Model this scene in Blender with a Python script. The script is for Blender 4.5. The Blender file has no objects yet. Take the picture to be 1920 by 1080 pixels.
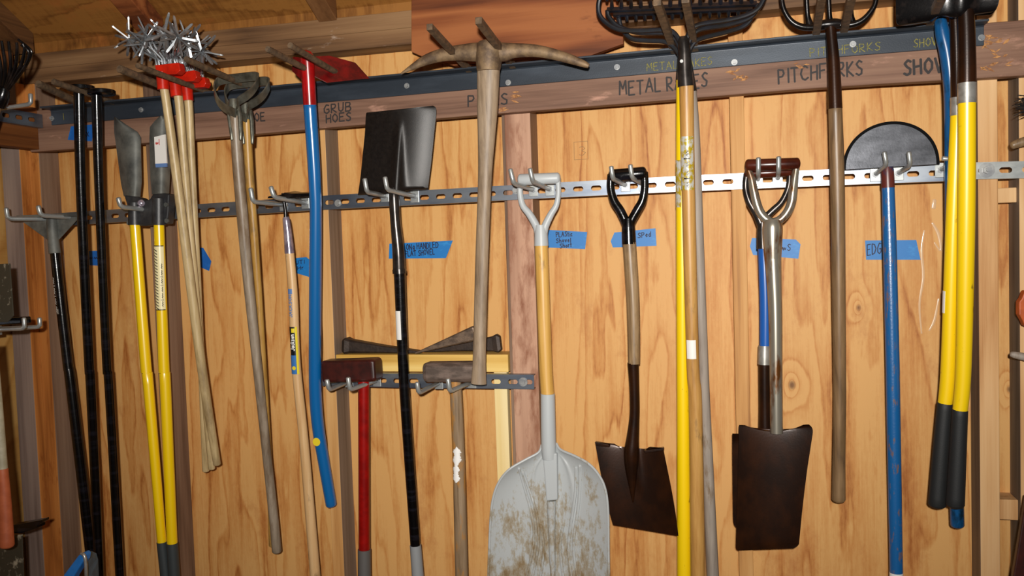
FLASH, AMB, EXPO = 345, .06, 0.0
import bpy, bmesh, math, random
from mathutils import Vector, Matrix
random.seed(7)
V = Vector
scene = bpy.context.scene
COL = scene.collection

# ------------------------------------------------------------------ camera
F = 1620.0
ZO = 1.6                                   # the rail's zero height above the floor
CAM = V((0.0029, -2.5091, -0.2066 + ZO))
YAW, PITCH, ROLL = -0.25655, -0.04902, -0.03364
cy, sy = math.cos(YAW), math.sin(YAW); cp, sp = math.cos(PITCH), math.sin(PITCH)
fwd = V((sy*cp, cy*cp, sp)); rgt = V((cy, -sy, 0)); upv = rgt.cross(fwd)
cr, sr = math.cos(ROLL), math.sin(ROLL)
rgt, upv = rgt*cr + upv*sr, upv*cr - rgt*sr

def ray(px, py):
    return fwd + rgt*((px-960)/F) - upv*((py-540)/F)
def at(px, py, Y):
    d = ray(px, py); return CAM + d*((Y-CAM.y)/d.y)
def atX(px, py, X):
    d = ray(px, py); return CAM + d*((X-CAM.x)/d.x)
def atZ(px, py, Z):
    d = ray(px, py); return CAM + d*((Z-CAM.z)/d.z)
def mpp(p):                                # metres per pixel at a point
    return (p-CAM).dot(fwd)/F

cam = bpy.data.cameras.new('camera'); co = bpy.data.objects.new('camera', cam); COL.objects.link(co)
cam.sensor_width = 36; cam.lens = F*36/1920; cam.clip_start = .05
M3 = Matrix((rgt, upv, -fwd)).transposed()
co.matrix_world = Matrix.Translation(CAM) @ M3.to_4x4()
scene.camera = co

# ------------------------------------------------------------------ materials
def lin(h):
    h = h.lstrip('#')
    def f(c):
        c /= 255
        return c/12.92 if c <= .04045 else ((c+.055)/1.055)**2.4
    return tuple(f(int(h[i:i+2], 16)) for i in (0, 2, 4)) + (1,)

class NT:
    def __init__(s, name):
        s.m = bpy.data.materials.new(name); s.m.use_nodes = True
        s.t = s.m.node_tree; s.n = s.t.nodes; s.b = s.n['Principled BSDF']
        s.tc = s.n.new('ShaderNodeTexCoord')
    def L(s, a, b): s.t.links.new(a, b)
    def map(s, scale, loc=(0, 0, 0), src=None):
        m = s.n.new('ShaderNodeMapping'); m.inputs['Scale'].default_value = scale; m.inputs['Location'].default_value = loc
        s.L(src or s.tc.outputs['Object'], m.inputs['Vector']); return m.outputs[0]
    def noise(s, vec, scale=1, detail=4, rough=.55, dist=0):
        n = s.n.new('ShaderNodeTexNoise'); n.inputs['Scale'].default_value = scale; n.inputs['Detail'].default_value = detail
        n.inputs['Roughness'].default_value = rough; n.inputs['Distortion'].default_value = dist
        s.L(vec, n.inputs['Vector']); return n.outputs['Fac']
    def math(s, op, a, b=None, c=None):
        n = s.n.new('ShaderNodeMath'); n.operation = op
        for i, x in enumerate((a, b, c)):
            if x is None: continue
            if isinstance(x, (int, float)): n.inputs[i].default_value = x
            else: s.L(x, n.inputs[i])
        return n.outputs[0]
    def ramp(s, fac, stops, interp='LINEAR'):
        r = s.n.new('ShaderNodeValToRGB'); r.color_ramp.interpolation = interp
        e = r.color_ramp.elements
        while len(e) < len(stops): e.new(.5)
        for q, (p, c) in zip(e, stops): q.position = p; q.color = c if not isinstance(c, str) else lin(c)
        s.L(fac, r.inputs[0]); return r.outputs[0]
    def mix(s, fac, a, b, mode='MIX'):
        n = s.n.new('ShaderNodeMix'); n.data_type = 'RGBA'; n.blend_type = mode
        for k, x in (('Factor', fac), ('A', a), ('B', b)):
            i = [q for q in n.inputs if q.name == k and (q.type == ('VALUE' if k == 'Factor' else 'RGBA'))][0]
            if isinstance(x, (int, float)): i.default_value = x
            elif isinstance(x, str): i.default_value = lin(x)
            elif isinstance(x, tuple): i.default_value = x
            else: s.L(x, i)
        return [o for o in n.outputs if o.type == 'RGBA'][0]
    def bump(s, h, strength=.2, dist=.002):
        n = s.n.new('ShaderNodeBump'); n.inputs['Strength'].default_value = strength; n.inputs['Distance'].default_value = dist
        s.L(h, n.inputs['Height']); s.L(n.outputs[0], s.b.inputs['Normal'])
    def fin(s, col=None, rough=.5, metal=0, spec=.5, coat=0):
        if col is not None:
            if isinstance(col, str): s.b.inputs['Base Color'].default_value = lin(col)
            else: s.L(col, s.b.inputs['Base Color'])
        if isinstance(rough, (int, float)): s.b.inputs['Roughness'].default_value = rough
        else: s.L(rough, s.b.inputs['Roughness'])
        s.b.inputs['Metallic'].default_value = metal
        s.b.inputs['Specular IOR Level'].default_value = spec
        s.b.inputs['Coat Weight'].default_value = coat; s.b.inputs['Coat Roughness'].default_value = .12
        return s.m

def paint(name, c1, c2=None, lo=.5, hi=.62, scale=(30, 30, 30), rough=.35, metal=0, spec=.5, bump=0, bscale=200, detail=6, coat=0):
    t = NT(name)
    col = c1
    if c2:
        f = t.noise(t.map(scale), 1, detail, .6)
        col = t.ramp(f, [(lo, c1), (hi, c2)])
    if bump: t.bump(t.noise(t.map((bscale,)*3), 1, 3), bump, .001)
    return t.fin(col, rough, metal, spec, coat)

def wood(name, a, b, c, axis='z', fine=90, ring=5, stretch=.05, rough=.6, dirt=None, dlo=.55, dhi=.7, spec=.25, rf=.55):
    """long grained timber: a light, b mid, c dark line colour"""
    t = NT(name)
    ax = {'x': 0, 'y': 1, 'z': 2}[axis]
    def sc(k, st): v = [k]*3; v[ax] = k*st; return tuple(v)
    n1 = t.noise(t.map(sc(ring, stretch*2)), 1, 3, .5, .4)
    rings = t.math('PINGPONG', t.math('MULTIPLY', n1, 9), 1)
    n2 = t.noise(t.map(sc(fine, stretch*.5)), 1, 5, .65)
    f = t.math('ADD', t.math('MULTIPLY', rings, rf), t.math('MULTIPLY', n2, 1-rf))
    col = t.ramp(f, [(.22, c), (.45, b), (.75, a)])
    if dirt:
        d = t.noise(t.map(sc(22, .3)), 1, 6, .65)
        col = t.mix(t.ramp(d, [(dlo, (0, 0, 0, 1)), (dhi, (1, 1, 1, 1))]), col, dirt)
    t.bump(n2, .25, .0015)
    return t.fin(col, rough, 0, spec)

def plywood(name, knots=(), seed=0, a='#d6a363', b='#c5894a', c='#9b5924', axis='z', dirt=True):
    t = NT(name)
    if axis == 'z': sA, sB, sF = (3.6, 1, .45), (11, 1, .9), (190, 1, 5)
    else: sA, sB, sF = (.45, 3.6, .45), (.9, 11, .9), (5, 190, 5)
    n = t.noise(t.map(sA, (seed, 0, seed*.7)), 1, 3, .5, .3)
    for (kx, kz, s) in knots:
        v = t.n.new('ShaderNodeVectorMath'); v.operation = 'SUBTRACT'
        t.L(t.tc.outputs['Object'], v.inputs[0]); v.inputs[1].default_value = (kx, 0, kz)
        l = t.n.new('ShaderNodeVectorMath'); l.operation = 'LENGTH'
        t.L(t.map((1, 0, .55), src=v.outputs[0]), l.inputs[0])
        g = t.math('EXPONENT', t.math('MULTIPLY', t.math('MULTIPLY', l.outputs['Value'], 1/s), -1))
        n = t.math('ADD', n, t.math('MULTIPLY', g, .3))
    n = t.math('ADD', n, t.math('MULTIPLY', t.noise(t.map((26, 1, 5.5)), 1, 3, .6), .055))
    rings = t.math('FRACT', t.math('MULTIPLY', n, 13))
    band = t.ramp(rings, [(0, (.2,)*3+(1,)), (.10, (.95,)*3+(1,)), (.5, (.75,)*3+(1,)), (.82, (.45,)*3+(1,)), (.95, (.0,)*3+(1,)), (1, (.2,)*3+(1,))])
    big = t.noise(t.map(sB, (seed*2, 0, 0)), 1, 4, .6)
    fine = t.noise(t.map(sF), 1, 3, .7)
    f = t.math('ADD', t.math('ADD', t.math('MULTIPLY', band, .19), t.math('MULTIPLY', big, .46)), t.math('ADD', t.math('ADD', t.math('MULTIPLY', fine, .2), t.math('MULTIPLY', t.noise(t.map((120, 1, 42), (1, 0, 5)), 1, 3, .7), .16)), t.math('MULTIPLY', t.noise(t.map((45, 1, 2.2), (3, 0, 1)), 1, 4, .65), .26)))
    col = t.ramp(f, [(.435, c), (.57, b), (.715, a)])
    if dirt:
        d = t.noise(t.map((5, 1, 3) if axis == 'z' else (3, 5, 3), (9, 0, 4)), 1, 7, .7)
        col = t.mix(t.ramp(d, [(.56, (0, 0, 0, 1)), (.72, (.75,)*3+(1,))]), col, '#a8632f')
    for (kx, kz, s) in knots:
        v = t.n.new('ShaderNodeVectorMath'); v.operation = 'DISTANCE'
        t.L(t.map((1, 0, .75)), v.inputs[0]); v.inputs[1].default_value = (kx, 0, kz*.75)
        dk = t.ramp(v.outputs['Value'], [(.25*.04*s/.05, (1,)*4), (.55*.04*s/.05, (0, 0, 0, 1))])
        col = t.mix(t.math('MULTIPLY', dk, .75), col, '#4a2412')
    t.bump(fine, .12, .001)
    return t.fin(col, .55, 0, .3)

# ------------------------------------------------------------------ mesh building
class MB:
    def __init__(s): s.v = []; s.f = []
    def add(s, verts, faces):
        o = len(s.v); s.v += [V(p) for p in verts]; s.f += [tuple(i+o for i in f) for f in faces]
        return s
    def box(s, lo, hi):
        (x0, y0, z0), (x1, y1, z1) = lo, hi
        return s.hexa([(x0, y0, z0), (x1, y0, z0), (x1, y1, z0), (x0, y1, z0)], [(x0, y0, z1), (x1, y0, z1), (x1, y1, z1), (x0, y1, z1)])
    def hexa(s, a, b):
        return s.add(list(a)+list(b), [(3, 2, 1, 0), (4, 5, 6, 7), (0, 1, 5, 4), (1, 2, 6, 5), (2, 3, 7, 6), (3, 0, 4, 7)])
    def slab(s, pts, off):                 # flat outline given a real thickness
        off = V(off); n = len(pts); pts = [V(p) for p in pts]
        f = [tuple(range(n)), tuple(range(2*n-1, n-1, -1))]
        f += [(i, i+n, (i+1) % n+n, (i+1) % n) for i in range(n)]
        return s.add(pts+[p+off for p in pts], f)
    def loft(s, rings, close=True, cap=True):
        n = len(rings[0]); o = []; f = []
        for r in rings: o += list(r)
        for k in range(len(rings)-1):
            for i in range(n if close else n-1):
                j = (i+1) % n
                f.append((k*n+i, k*n+j, (k+1)*n+j, (k+1)*n+i))
        if cap:
            f.append(tuple(range(n-1, -1, -1))); f.append(tuple((len(rings)-1)*n+i for i in range(n)))
        return s.add(o, f)
    def tube(s, path, rad, seg=14, round_=False, flat=None, cap=True):
        path = [V(p) for p in path]
        if isinstance(rad, (int, float)): rad = [rad]*len(path)
        rad = list(rad)
        if round_:
            for end in (0, -1):
                p, q = (path[0], path[1]) if end == 0 else (path[-1], path[-2])
                d = (p-q).normalized(); r = rad[end]
                ex = [(p+d*r*.5*math.sin(a), r*math.cos(a)) for a in (.5, 1.0, 1.35)]
                if end == 0:
                    for e in ex: path.insert(0, e[0]); rad.insert(0, e[1])
                else:
                    for e in ex: path.append(e[0]); rad.append(e[1])
        n = len(path); T = []
        for i in range(n):
            a = path[max(i-1, 0)]; b = path[min(i+1, n-1)]; T.append((b-a).normalized())
        ref = V((0, -1, 0)) if abs(T[0].y) < .9 else V((0, 0, 1))
        N = (ref - T[0]*ref.dot(T[0])).normalized(); rings = []
        for i in range(n):
            N = (N - T[i]*N.dot(T[i])).normalized(); B = T[i].cross(N)
            fa, fb = flat if flat else (1, 1)
            rings.append([path[i] + N*(math.cos(2*math.pi*k/seg)*rad[i]*fa) + B*(math.sin(2*math.pi*k/seg)*rad[i]*fb) for k in range(seg)])
        return s.loft(rings, True, cap)
    def ribbon(s, path, wdir, w, th, closed=False):   # bent flat bar
        path = [V(p) for p in path]; n = len(path); rings = []
        wd = V(wdir).normalized()
        for i in range(n):
            a = path[max(i-1, 0)]; b = path[min(i+1, n-1)]
            if closed: a = path[i-1]; b = path[(i+1) % n]
            t = (b-a).normalized(); nn = t.cross(wd).normalized()
            rings.append([path[i]+wd*(w/2)+nn*th/2, path[i]-wd*(w/2)+nn*th/2, path[i]-wd*(w/2)-nn*th/2, path[i]+wd*(w/2)-nn*th/2])
        if closed: rings.append(rings[0])
        return s.loft(rings, True, not closed)
    def grid(s, P, th):                    # P[i][j] front points; gives the sheet a thickness towards the wall
        nu, nv = len(P), len(P[0]); N = nu*nv
        fr = [V(P[i][j]) for i in range(nu) for j in range(nv)]
        bk = [p + V((0, th, 0)) for p in fr]; f = []
        g = lambda i, j: i*nv+j
        for i in range(nu-1):
            for j in range(nv-1):
                f.append((g(i, j), g(i, j+1), g(i+1, j+1), g(i+1, j)))
                f.append((N+g(i, j), N+g(i+1, j), N+g(i+1, j+1), N+g(i, j+1)))
        for j in range(nv-1):
            f.append((g(0, j), N+g(0, j), N+g(0, j+1), g(0, j+1)))
            f.append((g(nu-1, j), g(nu-1, j+1), N+g(nu-1, j+1), N+g(nu-1, j)))
        for i in range(nu-1):
            f.append((g(i, 0), g(i+1, 0), N+g(i+1, 0), N+g(i, 0)))
            f.append((g(i, nv-1), N+g(i, nv-1), N+g(i+1, nv-1), g(i+1, nv-1)))
        return s.add(fr+bk, f)
    def disc(s, c, axis, r, h, seg=20, r2=None):
        c = V(c); a = V(axis).normalized()
        return s.tube([c, c+a*h], [r, r if r2 is None else r2], seg)

ROOTLOC = {}
def link(o): COL.objects.link(o); return o

def thing(name, label, cat, loc, group=None, kind=None):
    o = link(bpy.data.objects.new(name, None)); o.location = loc; o.empty_display_size = .02
    o['label'] = label; o['category'] = cat
    if group: o['group'] = group
    if kind: o['kind'] = kind
    ROOTLOC[o.name] = V(loc); return o

def obj(name, mb, mat, parent=None, origin=None, angle=35, smooth=True, bevel=0, label=None, cat=None, group=None, kind=None):
    if parent is not None: base = ROOTLOC[parent.name]
    else: base = V(origin) if origin is not None else V((0, 0, 0))
    me = bpy.data.meshes.new(name)
    me.from_pydata([tuple(p-base) for p in mb.v], [], mb.f)
    bm = bmesh.new(); bm.from_mesh(me); bmesh.ops.recalc_face_normals(bm, faces=bm.faces); bm.to_mesh(me); bm.free()
    me.materials.append(mat)
    if smooth:
        for p in me.polygons: p.use_smooth = True
        me.set_sharp_from_angle(angle=math.radians(angle))
    o = link(bpy.data.objects.new(name, me)); ROOTLOC[o.name] = base
    if parent is not None: o.parent = parent
    else: o.location = base
    if parent is not None and parent.type == 'EMPTY': pass
    if bevel:
        b = o.modifiers.new('bevel', 'BEVEL'); b.width = bevel; b.segments = 2; b.limit_method = 'ANGLE'
    if label: o['label'] = label
    if cat: o['category'] = cat
    if group: o['group'] = group
    if kind: o['kind'] = kind
    return o
def struct(name, mb, mat, **k): return obj(name, mb, mat, kind='structure', **k)

def smooth_path(pts, n=6):                 # Catmull-Rom through tuples
    out = []; k = len(pts)
    for i in range(k-1):
        p0, p1, p2, p3 = pts[max(i-1, 0)], pts[i], pts[i+1], pts[min(i+2, k-1)]
        for j in range(n):
            t = j/n
            out.append(tuple(.5*((2*b)+(c-a)*t+(2*a-5*b+4*c-d)*t*t+(-a+3*b-3*c+d)*t**3) for a, b, c, d in zip(p0, p1, p2, p3)))
    out.append(tuple(pts[-1])); return out

def px_tube(pts, y0, y1=None, n=5, seg=16, round_=False, flat=None):
    """pts: (px, py, width in px); depth runs from y0 at the first to y1 at the last"""
    if y1 is None: y1 = y0
    L = [0]
    for a, b in zip(pts, pts[1:]): L.append(L[-1]+math.hypot(a[0]-b[0], a[1]-b[1]))
    q = [(p[0], p[1], p[2], y0+(y1-y0)*l/L[-1]) for p, l in zip(pts, L)]
    if len(q) > 2 and n > 1: q = smooth_path(q, n)
    path = [at(a, b, Y) for a, b, w, Y in q]; rad = [max(w, .4)/2*mpp(p) for (a, b, w, Y), p in zip(q, path)]
    return path, rad
def T(pts, y0, y1=None, **k):
    rd = k.pop('round_', False); seg = k.pop('seg', 16); flat = k.pop('flat', None); n = k.pop('n', 5)
    p, r = px_tube(pts, y0, y1, n)
    return MB().tube(p, r, seg, rd, flat)
def ylerp(pts, y0, y1, py):                # depth of a handle at a given image height
    a, b = pts[0][1], pts[-1][1]; return y0+(y1-y0)*(py-a)/(b-a)

# ------------------------------------------------------------------ handwriting
G = {
'A': [[(0, 0), (.45, 1), (.9, 0)], [(.2, .38), (.72, .38)]], 'B': [[(0, 0), (0, 1), (.55, .95), (.65, .75), (.5, .55), (0, .52), (.6, .48), (.75, .22), (.55, 0), (0, 0)]],
'C': [[(.8, .85), (.5, 1), (.15, .8), (0, .45), (.2, .1), (.5, 0), (.85, .15)]], 'D': [[(0, 0), (0, 1), (.5, .9), (.78, .5), (.5, .1), (0, 0)]],
'E': [[(.7, 1), (0, 1), (0, 0), (.75, 0)], [(0, .52), (.55, .55)]], 'F': [[(.7, 1), (0, 1), (0, 0)], [(0, .52), (.55, .55)]],
'G': [[(.75, .9), (.4, 1), (.05, .6), (.05, .2), (.4, 0), (.75, .2), (.7, .48), (.4, .45)]], 'H': [[(0, 0), (0, 1)], [(.7, 0), (.7, 1)], [(0, .5), (.7, .55)]],
'I': [[(.2, 0), (.2, 1)]], 'J': [[(.6, 1), (.6, .2), (.35, 0), (.05, .2)]], 'K': [[(0, 0), (0, 1)], [(.65, 1), (0, .45), (.7, 0)]], 'L': [[(0, 1), (0, 0), (.65, 0)]],
'M': [[(0, 0), (.05, 1), (.42, .4), (.8, 1), (.88, 0)]], 'N': [[(0, 0), (0, 1), (.7, 0), (.7, 1)]], 'O': [[(.4, 1), (.05, .7), (.05, .3), (.4, 0), (.75, .3), (.75, .7), (.4, 1)]],
'P': [[(0, 0), (0, 1), (.55, .95), (.65, .7), (.45, .5), (0, .48)]], 'R': [[(0, 0), (0, 1), (.55, .95), (.62, .72), (.45, .52), (0, .5), (.7, 0)]],
'S': [[(.7, .88), (.4, 1), (.08, .78), (.3, .55), (.65, .38), (.6, .08), (.3, 0), (0, .12)]], 'T': [[(0, 1), (.8, 1)], [(.4, 1), (.4, 0)]],
'U': [[(0, 1), (.05, .2), (.35, 0), (.65, .2), (.7, 1)]], 'V': [[(0, 1), (.4, 0), (.75, 1)]], 'X': [[(0, 0), (.7, 1)], [(0, 1), (.7, 0)]], 'Y': [[(0, 1), (.35, .5), (.7, 1)], [(.35, .5), (.35, 0)]],
'W': [[(0, 1), (.2, 0), (.42, .6), (.65, 0), (.88, 1)]],
'3': [[(.05, .9), (.4, 1), (.65, .75), (.3, .53), (.7, .3), (.4, 0), (0, .12)]], 'g': [[(.6, .6), (.3, .65), (.08, .35), (.3, .08), (.58, .3), (.6, .6), (.55, -.2), (.2, -.3)]],
'h': [[(0, 1), (0, 0)], [(0, .4), (.3, .6), (.5, .4), (.5, 0)]], 'o': [[(.3, .6), (.05, .3), (.3, 0), (.55, .3), (.3, .6)]], 'v': [[(0, .6), (.25, 0), (.5, .6)]],
'e': [[(.05, .32), (.5, .35), (.3, .62), (.05, .3), (.25, 0), (.5, .1)]], 'l': [[(.1, 1), (.1, 0)]], 'a': [[(.5, .55), (.2, .6), (.05, .3), (.2, 0), (.5, .2), (.5, .6), (.55, 0)]],
'd': [[(.5, .5), (.2, .6), (.05, .3), (.2, 0), (.5, .2)], [(.52, 1), (.52, 0)]], 'r': [[(0, .6), (0, 0)], [(0, .4), (.3, .6)]], 't': [[(.2, 1), (.2, 0)], [(0, .65), (.45, .65)]],
'c': [[(.45, .5), (.2, .6), (.03, .3), (.2, 0), (.48, .1)]], 'k': [[(0, 1), (0, 0)], [(.42, .6), (0, .28), (.45, 0)]], 's': [[(.42, .55), (.15, .6), (.1, .38), (.4, .22), (.3, 0), (0, .05)]], 'n': [[(0, .6), (0, 0)], [(0, .4), (.3, .6), (.5, .4), (.5, 0)]],
'i': [[(.1, .6), (.1, 0)], [(.1, .85), (.1, .9)]], 'u': [[(0, .6), (.05, .1), (.3, 0), (.5, .2), (.5, .6)]], '.': [[(.1, 0), (.15, .08)]], '~': [[(0, .2), (.2, .6), (.35, .1), (.55, .55), (.75, .15), (.95, .5)]], '|': [[(0, -.1), (0, 1.1)]], '#': [[(0, 0), (0, 1), (.8, 1), (.8, 0), (0, 0)]],
}
def layout(text, jit=.05):
    x = 0; out = []
    for ch in text:
        if ch == ' ': x += .55; continue
        g = G[ch]; w = max(p[0] for s_ in g for p in s_)
        dy = random.uniform(-jit, jit); sl = random.uniform(-jit, jit)
        for s_ in g: out.append([(x+a+sl*b, b+dy) for a, b in s_])
        x += w+.32
    return out, x-.32
def strokes_mesh(mb, strokes, fn, nfn, w, lift=.0006):
    """fn(u,v)->point on the surface, nfn(u,v)->normal; writes flat ink strokes of width w on it"""
    for s_ in strokes:
        for (a, b) in zip(s_, s_[1:]):
            k = max(1, int(math.hypot(a[0]-b[0], a[1]-b[1])/.34))
            q = [(a[0]+(b[0]-a[0])*i/k, a[1]+(b[1]-a[1])*i/k) for i in range(k+1)]
            for c, d in zip(q, q[1:]):
                p0, p1 = fn(*c), fn(*d); nn = nfn(*c); t = (p1-p0)
                if t.length < 1e-7: continue
                t.normalize(); sd = t.cross(nn).normalized()*(w/2); e = t*(w*.35)
                lf = nn*(lift+random.uniform(0, .00015))
                mb.add([p0-e*.6+sd*.75+lf, p0-e-sd*.1+lf, p0-e*.6-sd*.75+lf, p0-sd+lf, p1-sd+lf, p1+e*.6-sd*.75+lf, p1+e+lf, p1+e*.6+sd*.75+lf, p1+sd+lf, p0+sd+lf], [tuple(range(10))])
def scribe(mb, text, p0, p1, hpx, Y, w=.004, jit=.05):
    """handwriting on a board facing the room, baseline from pixel p0 to pixel p1"""
    st, L = layout(text, jit); A = at(*p0, Y); B = at(*p1, Y); ux = (B-A)/L; uz = V((0, 0, 1))*(hpx*mpp(A))
    strokes_mesh(mb, st, lambda u, v: A+ux*u+uz*v, lambda u, v: V((0, -1, 0)), w)
    return mb
def cyl_frame(p0, p1):
    ax = (p1-p0); L = ax.length; ax = ax/L; n = (V((0, -1, 0))-ax*ax.dot(V((0, -1, 0)))).normalized(); b = ax.cross(n)
    return ax, L, n, b
def sleeve(mb, p0, p1, r0, r1, a0, a1, lift=.0008, k=8, m=2):
    """a label wrapped round a handle from angle a0 to a1 (0 faces the room), with a paper thickness"""
    ax, L, n, b = cyl_frame(p0, p1)
    def P(t, a, l): return p0+ax*(L*t)+(n*math.cos(a)+b*math.sin(a))*(r0+(r1-r0)*t+l)
    g = [[P(i/m, a0+(a1-a0)*j/k, lift) for j in range(k+1)] for i in range(m+1)]
    h = [[P(i/m, a0+(a1-a0)*j/k, -.0005) for j in range(k+1)] for i in range(m+1)]
    N = (m+1)*(k+1); f = []
    G_ = lambda i, j: i*(k+1)+j
    for i in range(m):
        for j in range(k):
            f.append((G_(i, j), G_(i, j+1), G_(i+1, j+1), G_(i+1, j)))
            f.append((N+G_(i, j), N+G_(i+1, j), N+G_(i+1, j+1), N+G_(i, j+1)))
    for i in range(m):
        for j in (0, k): f.append((G_(i, j), G_(i+1, j), N+G_(i+1, j), N+G_(i, j)))
    for j in range(k):
        for i in (0, m): f.append((G_(i, j), G_(i, j+1), N+G_(i, j+1), N+G_(i, j)))
    return mb.add([p for r in g for p in r]+[p for r in h for p in r], f)
def wrap_text(mb, text, p0, p1, r, ac, hgt, w, lift=.0014, up=True):
    """lettering running along a handle; hgt is the letter height in metres, ac the angle of its centre"""
    st, L = layout(text, .02); ax, Lm, n, b = cyl_frame(p0, p1)
    def ang(v): return ac+(v-.5)*hgt/r*(-1 if up else 1)
    fn = lambda u, v: p0+ax*(Lm*u/L)+(n*math.cos(ang(v))+b*math.sin(ang(v)))*r
    nf = lambda u, v: n*math.cos(ang(v))+b*math.sin(ang(v))
    strokes_mesh(mb, st, fn, nf, w, lift); return mb
# ------------------------------------------------------------------ materials used
def K(px, py): p = at(px, py, 0); return (p.x, p.z)
KN = [K(1485, 722)+(.026,), K(1610, 577)+(.014,), K(1893, 730)+(.016,)]
m_ply = plywood('fir_plywood', KN, 1.3)
m_ply_left = plywood('fir_plywood_side', (), 4.1, '#c99a58', '#b98646', '#9c6a30')
m_roof = plywood('weathered_roof_plywood', (), 7.7, '#96652f', '#7d5023', '#5c3816', axis='x')
m_stud_tan = wood('pine_stud', '#d6a76c', '#c08c52', '#93643a', 'z', rf=.4)
m_stud_grey = wood('weathered_stud', '#97857a', '#85736a', '#65544c', 'z', rf=.3, fine=60)
m_stud_brown = wood('brown_stud', '#8e7460', '#7a604e', '#5a4436', 'z', rf=.4)
m_stud_orange = wood('orange_stud', '#cc8a48', '#b57235', '#8f5424', 'z', rf=.4, dirt='#8a4a1c')
m_stud_pink = wood('rosy_stud', '#bf967c', '#a88068', '#764f3c', 'z', rf=.5, dirt='#8a5a42', dlo=.46, dhi=.64)
m_stud_light = wood('light_stud', '#e2bb8a', '#d3a673', '#b78553', 'z', rf=.4)
m_plate = wood('weathered_plate', '#92714f', '#79593c', '#523a27', 'x', rf=.45, dirt='#b09c8c', dlo=.62, dhi=.72)
m_rafter = wood('rafter_wood', '#7d5634', '#684528', '#49301c', 'y', rf=.4)
m_red = wood('redwood_plank', '#9c5f36', '#844a28', '#5c301a', 'x', rf=.6, dirt='#5c2e16', dlo=.6, dhi=.75)
m_beam = wood('brown_mounting_board', '#95745f', '#7f5f4e', '#5b4134', 'x', rf=.3, dirt='#b58a76', dlo=.6, dhi=.72)
m_leftbeam = wood('red_brown_board', '#8a5530', '#74441f', '#532d12', 'y', rf=.4)
m_yellowpine = wood('new_yellow_pine', '#e8c678', '#ddb562', '#c69a48', 'x', rf=.6, rough=.5)
m_yellowpine_v = wood('new_yellow_batten', '#f0dba6', '#e6cb8c', '#d2b06c', 'z', rf=.6, rough=.5)
m_floor = wood('floor_boards', '#8a6f52', '#755c42', '#57432f', 'x')

m_black = paint('gloss_black_paint', '#060607', '#15141a', rough=.2, scale=(8, 8, 60), bump=.15, bscale=260)
m_blacksteel = paint('oiled_black_steel', '#0d0b0c', '#241d1b', rough=.28, metal=.3, bump=.2, bscale=180)
m_angle = paint('dark_mill_scale_steel', '#2c333c', '#3b434d', lo=.42, hi=.62, scale=(3, 30, 14), rough=.42, metal=.25, bump=.12, bscale=300)
m_rebar = paint('rusty_steel_bar', '#56483a', '#77614a', lo=.4, hi=.6, scale=(60, 60, 60), rough=.6, metal=.35, bump=.4, bscale=300)
m_zinc = paint('zinc_plated_steel', '#b4b8b6', '#999d9e', lo=.4, hi=.65, scale=(16, 16, 30), rough=.38, metal=.6)
m_strut = paint('galvanised_strut', '#8b9199', '#6b7484', lo=.4, hi=.66, scale=(5, 5, 20), rough=.36, metal=.85)
m_nut = paint('bright_zinc_bolt', '#a5a6a4', '#85878a', lo=.4, hi=.6, rough=.42, metal=.55)
m_galv = paint('grey_scraper_steel', '#74756f', '#4a4c4a', lo=.4, hi=.65, scale=(14, 14, 14), rough=.6, metal=.25, bump=.15)
m_oldsteel = paint('worn_grey_steel', '#8a8a7e', '#5c5a50', lo=.4, hi=.66, scale=(30, 30, 30), rough=.36, metal=.75, bump=.2)
m_rustiron = paint('rusty_forged_iron', '#8a7255', '#5c4a3a', lo=.38, hi=.62, scale=(35, 35, 35), rough=.6, metal=.35, bump=.5, bscale=120)
m_darkiron = paint('dark_forged_iron', '#3c3029', '#2a211d', lo=.4, hi=.65, scale=(50, 50, 50), rough=.55, metal=.4, bump=.5, bscale=140)
m_wedgeiron = paint('grey_forged_iron', '#7a6655', '#54463c', lo=.4, hi=.6, scale=(30, 60, 60), rough=.5, metal=.5, bump=.5, bscale=120)
m_hammeriron = paint('weathered_hammer_iron', '#77665c', '#54473f', lo=.4, hi=.6, scale=(20, 60, 60), rough=.62, metal=.3, bump=.5, bscale=120)
m_yellow = paint('yellow_enamel', '#f7cf00', rough=.3, spec=.9, coat=.6)
m_yellow_worn = paint('worn_yellow_paint', '#f2cc08', '#8a6d14', lo=.66, hi=.74, scale=(60, 60, 30), rough=.33, spec=.8)
m_blue = paint('blue_enamel', '#0a5f9e', rough=.24, spec=.9, coat=.5)
m_blue_worn = paint('chipped_blue_paint', '#105a96', '#6f5a58', lo=.57, hi=.66, scale=(90, 90, 26), rough=.3, bump=.35, spec=.9)
m_blue_dirty = paint('scuffed_blue_paint', '#124e80', '#0b2434', lo=.5, hi=.66, scale=(40, 40, 14), rough=.25)
m_blue_plain = paint('medium_blue_paint', '#1c57a6', rough=.3)
m_redpaint = paint('red_enamel', '#a80d10', '#8a0a0c', lo=.4, hi=.6, rough=.28, coat=.3)
m_redclamp = paint('orange_red_enamel', '#cc2410', '#b01c0c', lo=.4, hi=.6, rough=.3)
m_redhandle = paint('red_fibreglass', '#940c08', '#7c0806', lo=.4, hi=.6, rough=.32)
m_maroon = paint('dark_red_blade_paint', '#6e0808', '#4a0505', lo=.4, hi=.6, rough=.35)
m_brownsteel = paint('oiled_brown_steel', '#22120a', '#331a0b', lo=.42, hi=.62, scale=(12, 12, 9), rough=.27, metal=.25, bump=.1, bscale=180)
m_flatshovel = paint('dark_hammered_steel', '#15110f', '#1d1815', lo=.4, hi=.6, scale=(90, 90, 90), rough=.40, metal=.1, spec=.38, bump=.14, bscale=520)
m_steel = paint('bare_worn_steel', '#a8a294', '#7a4a20', lo=.52, hi=.62, scale=(26, 26, 7), rough=.27, metal=.7)
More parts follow.
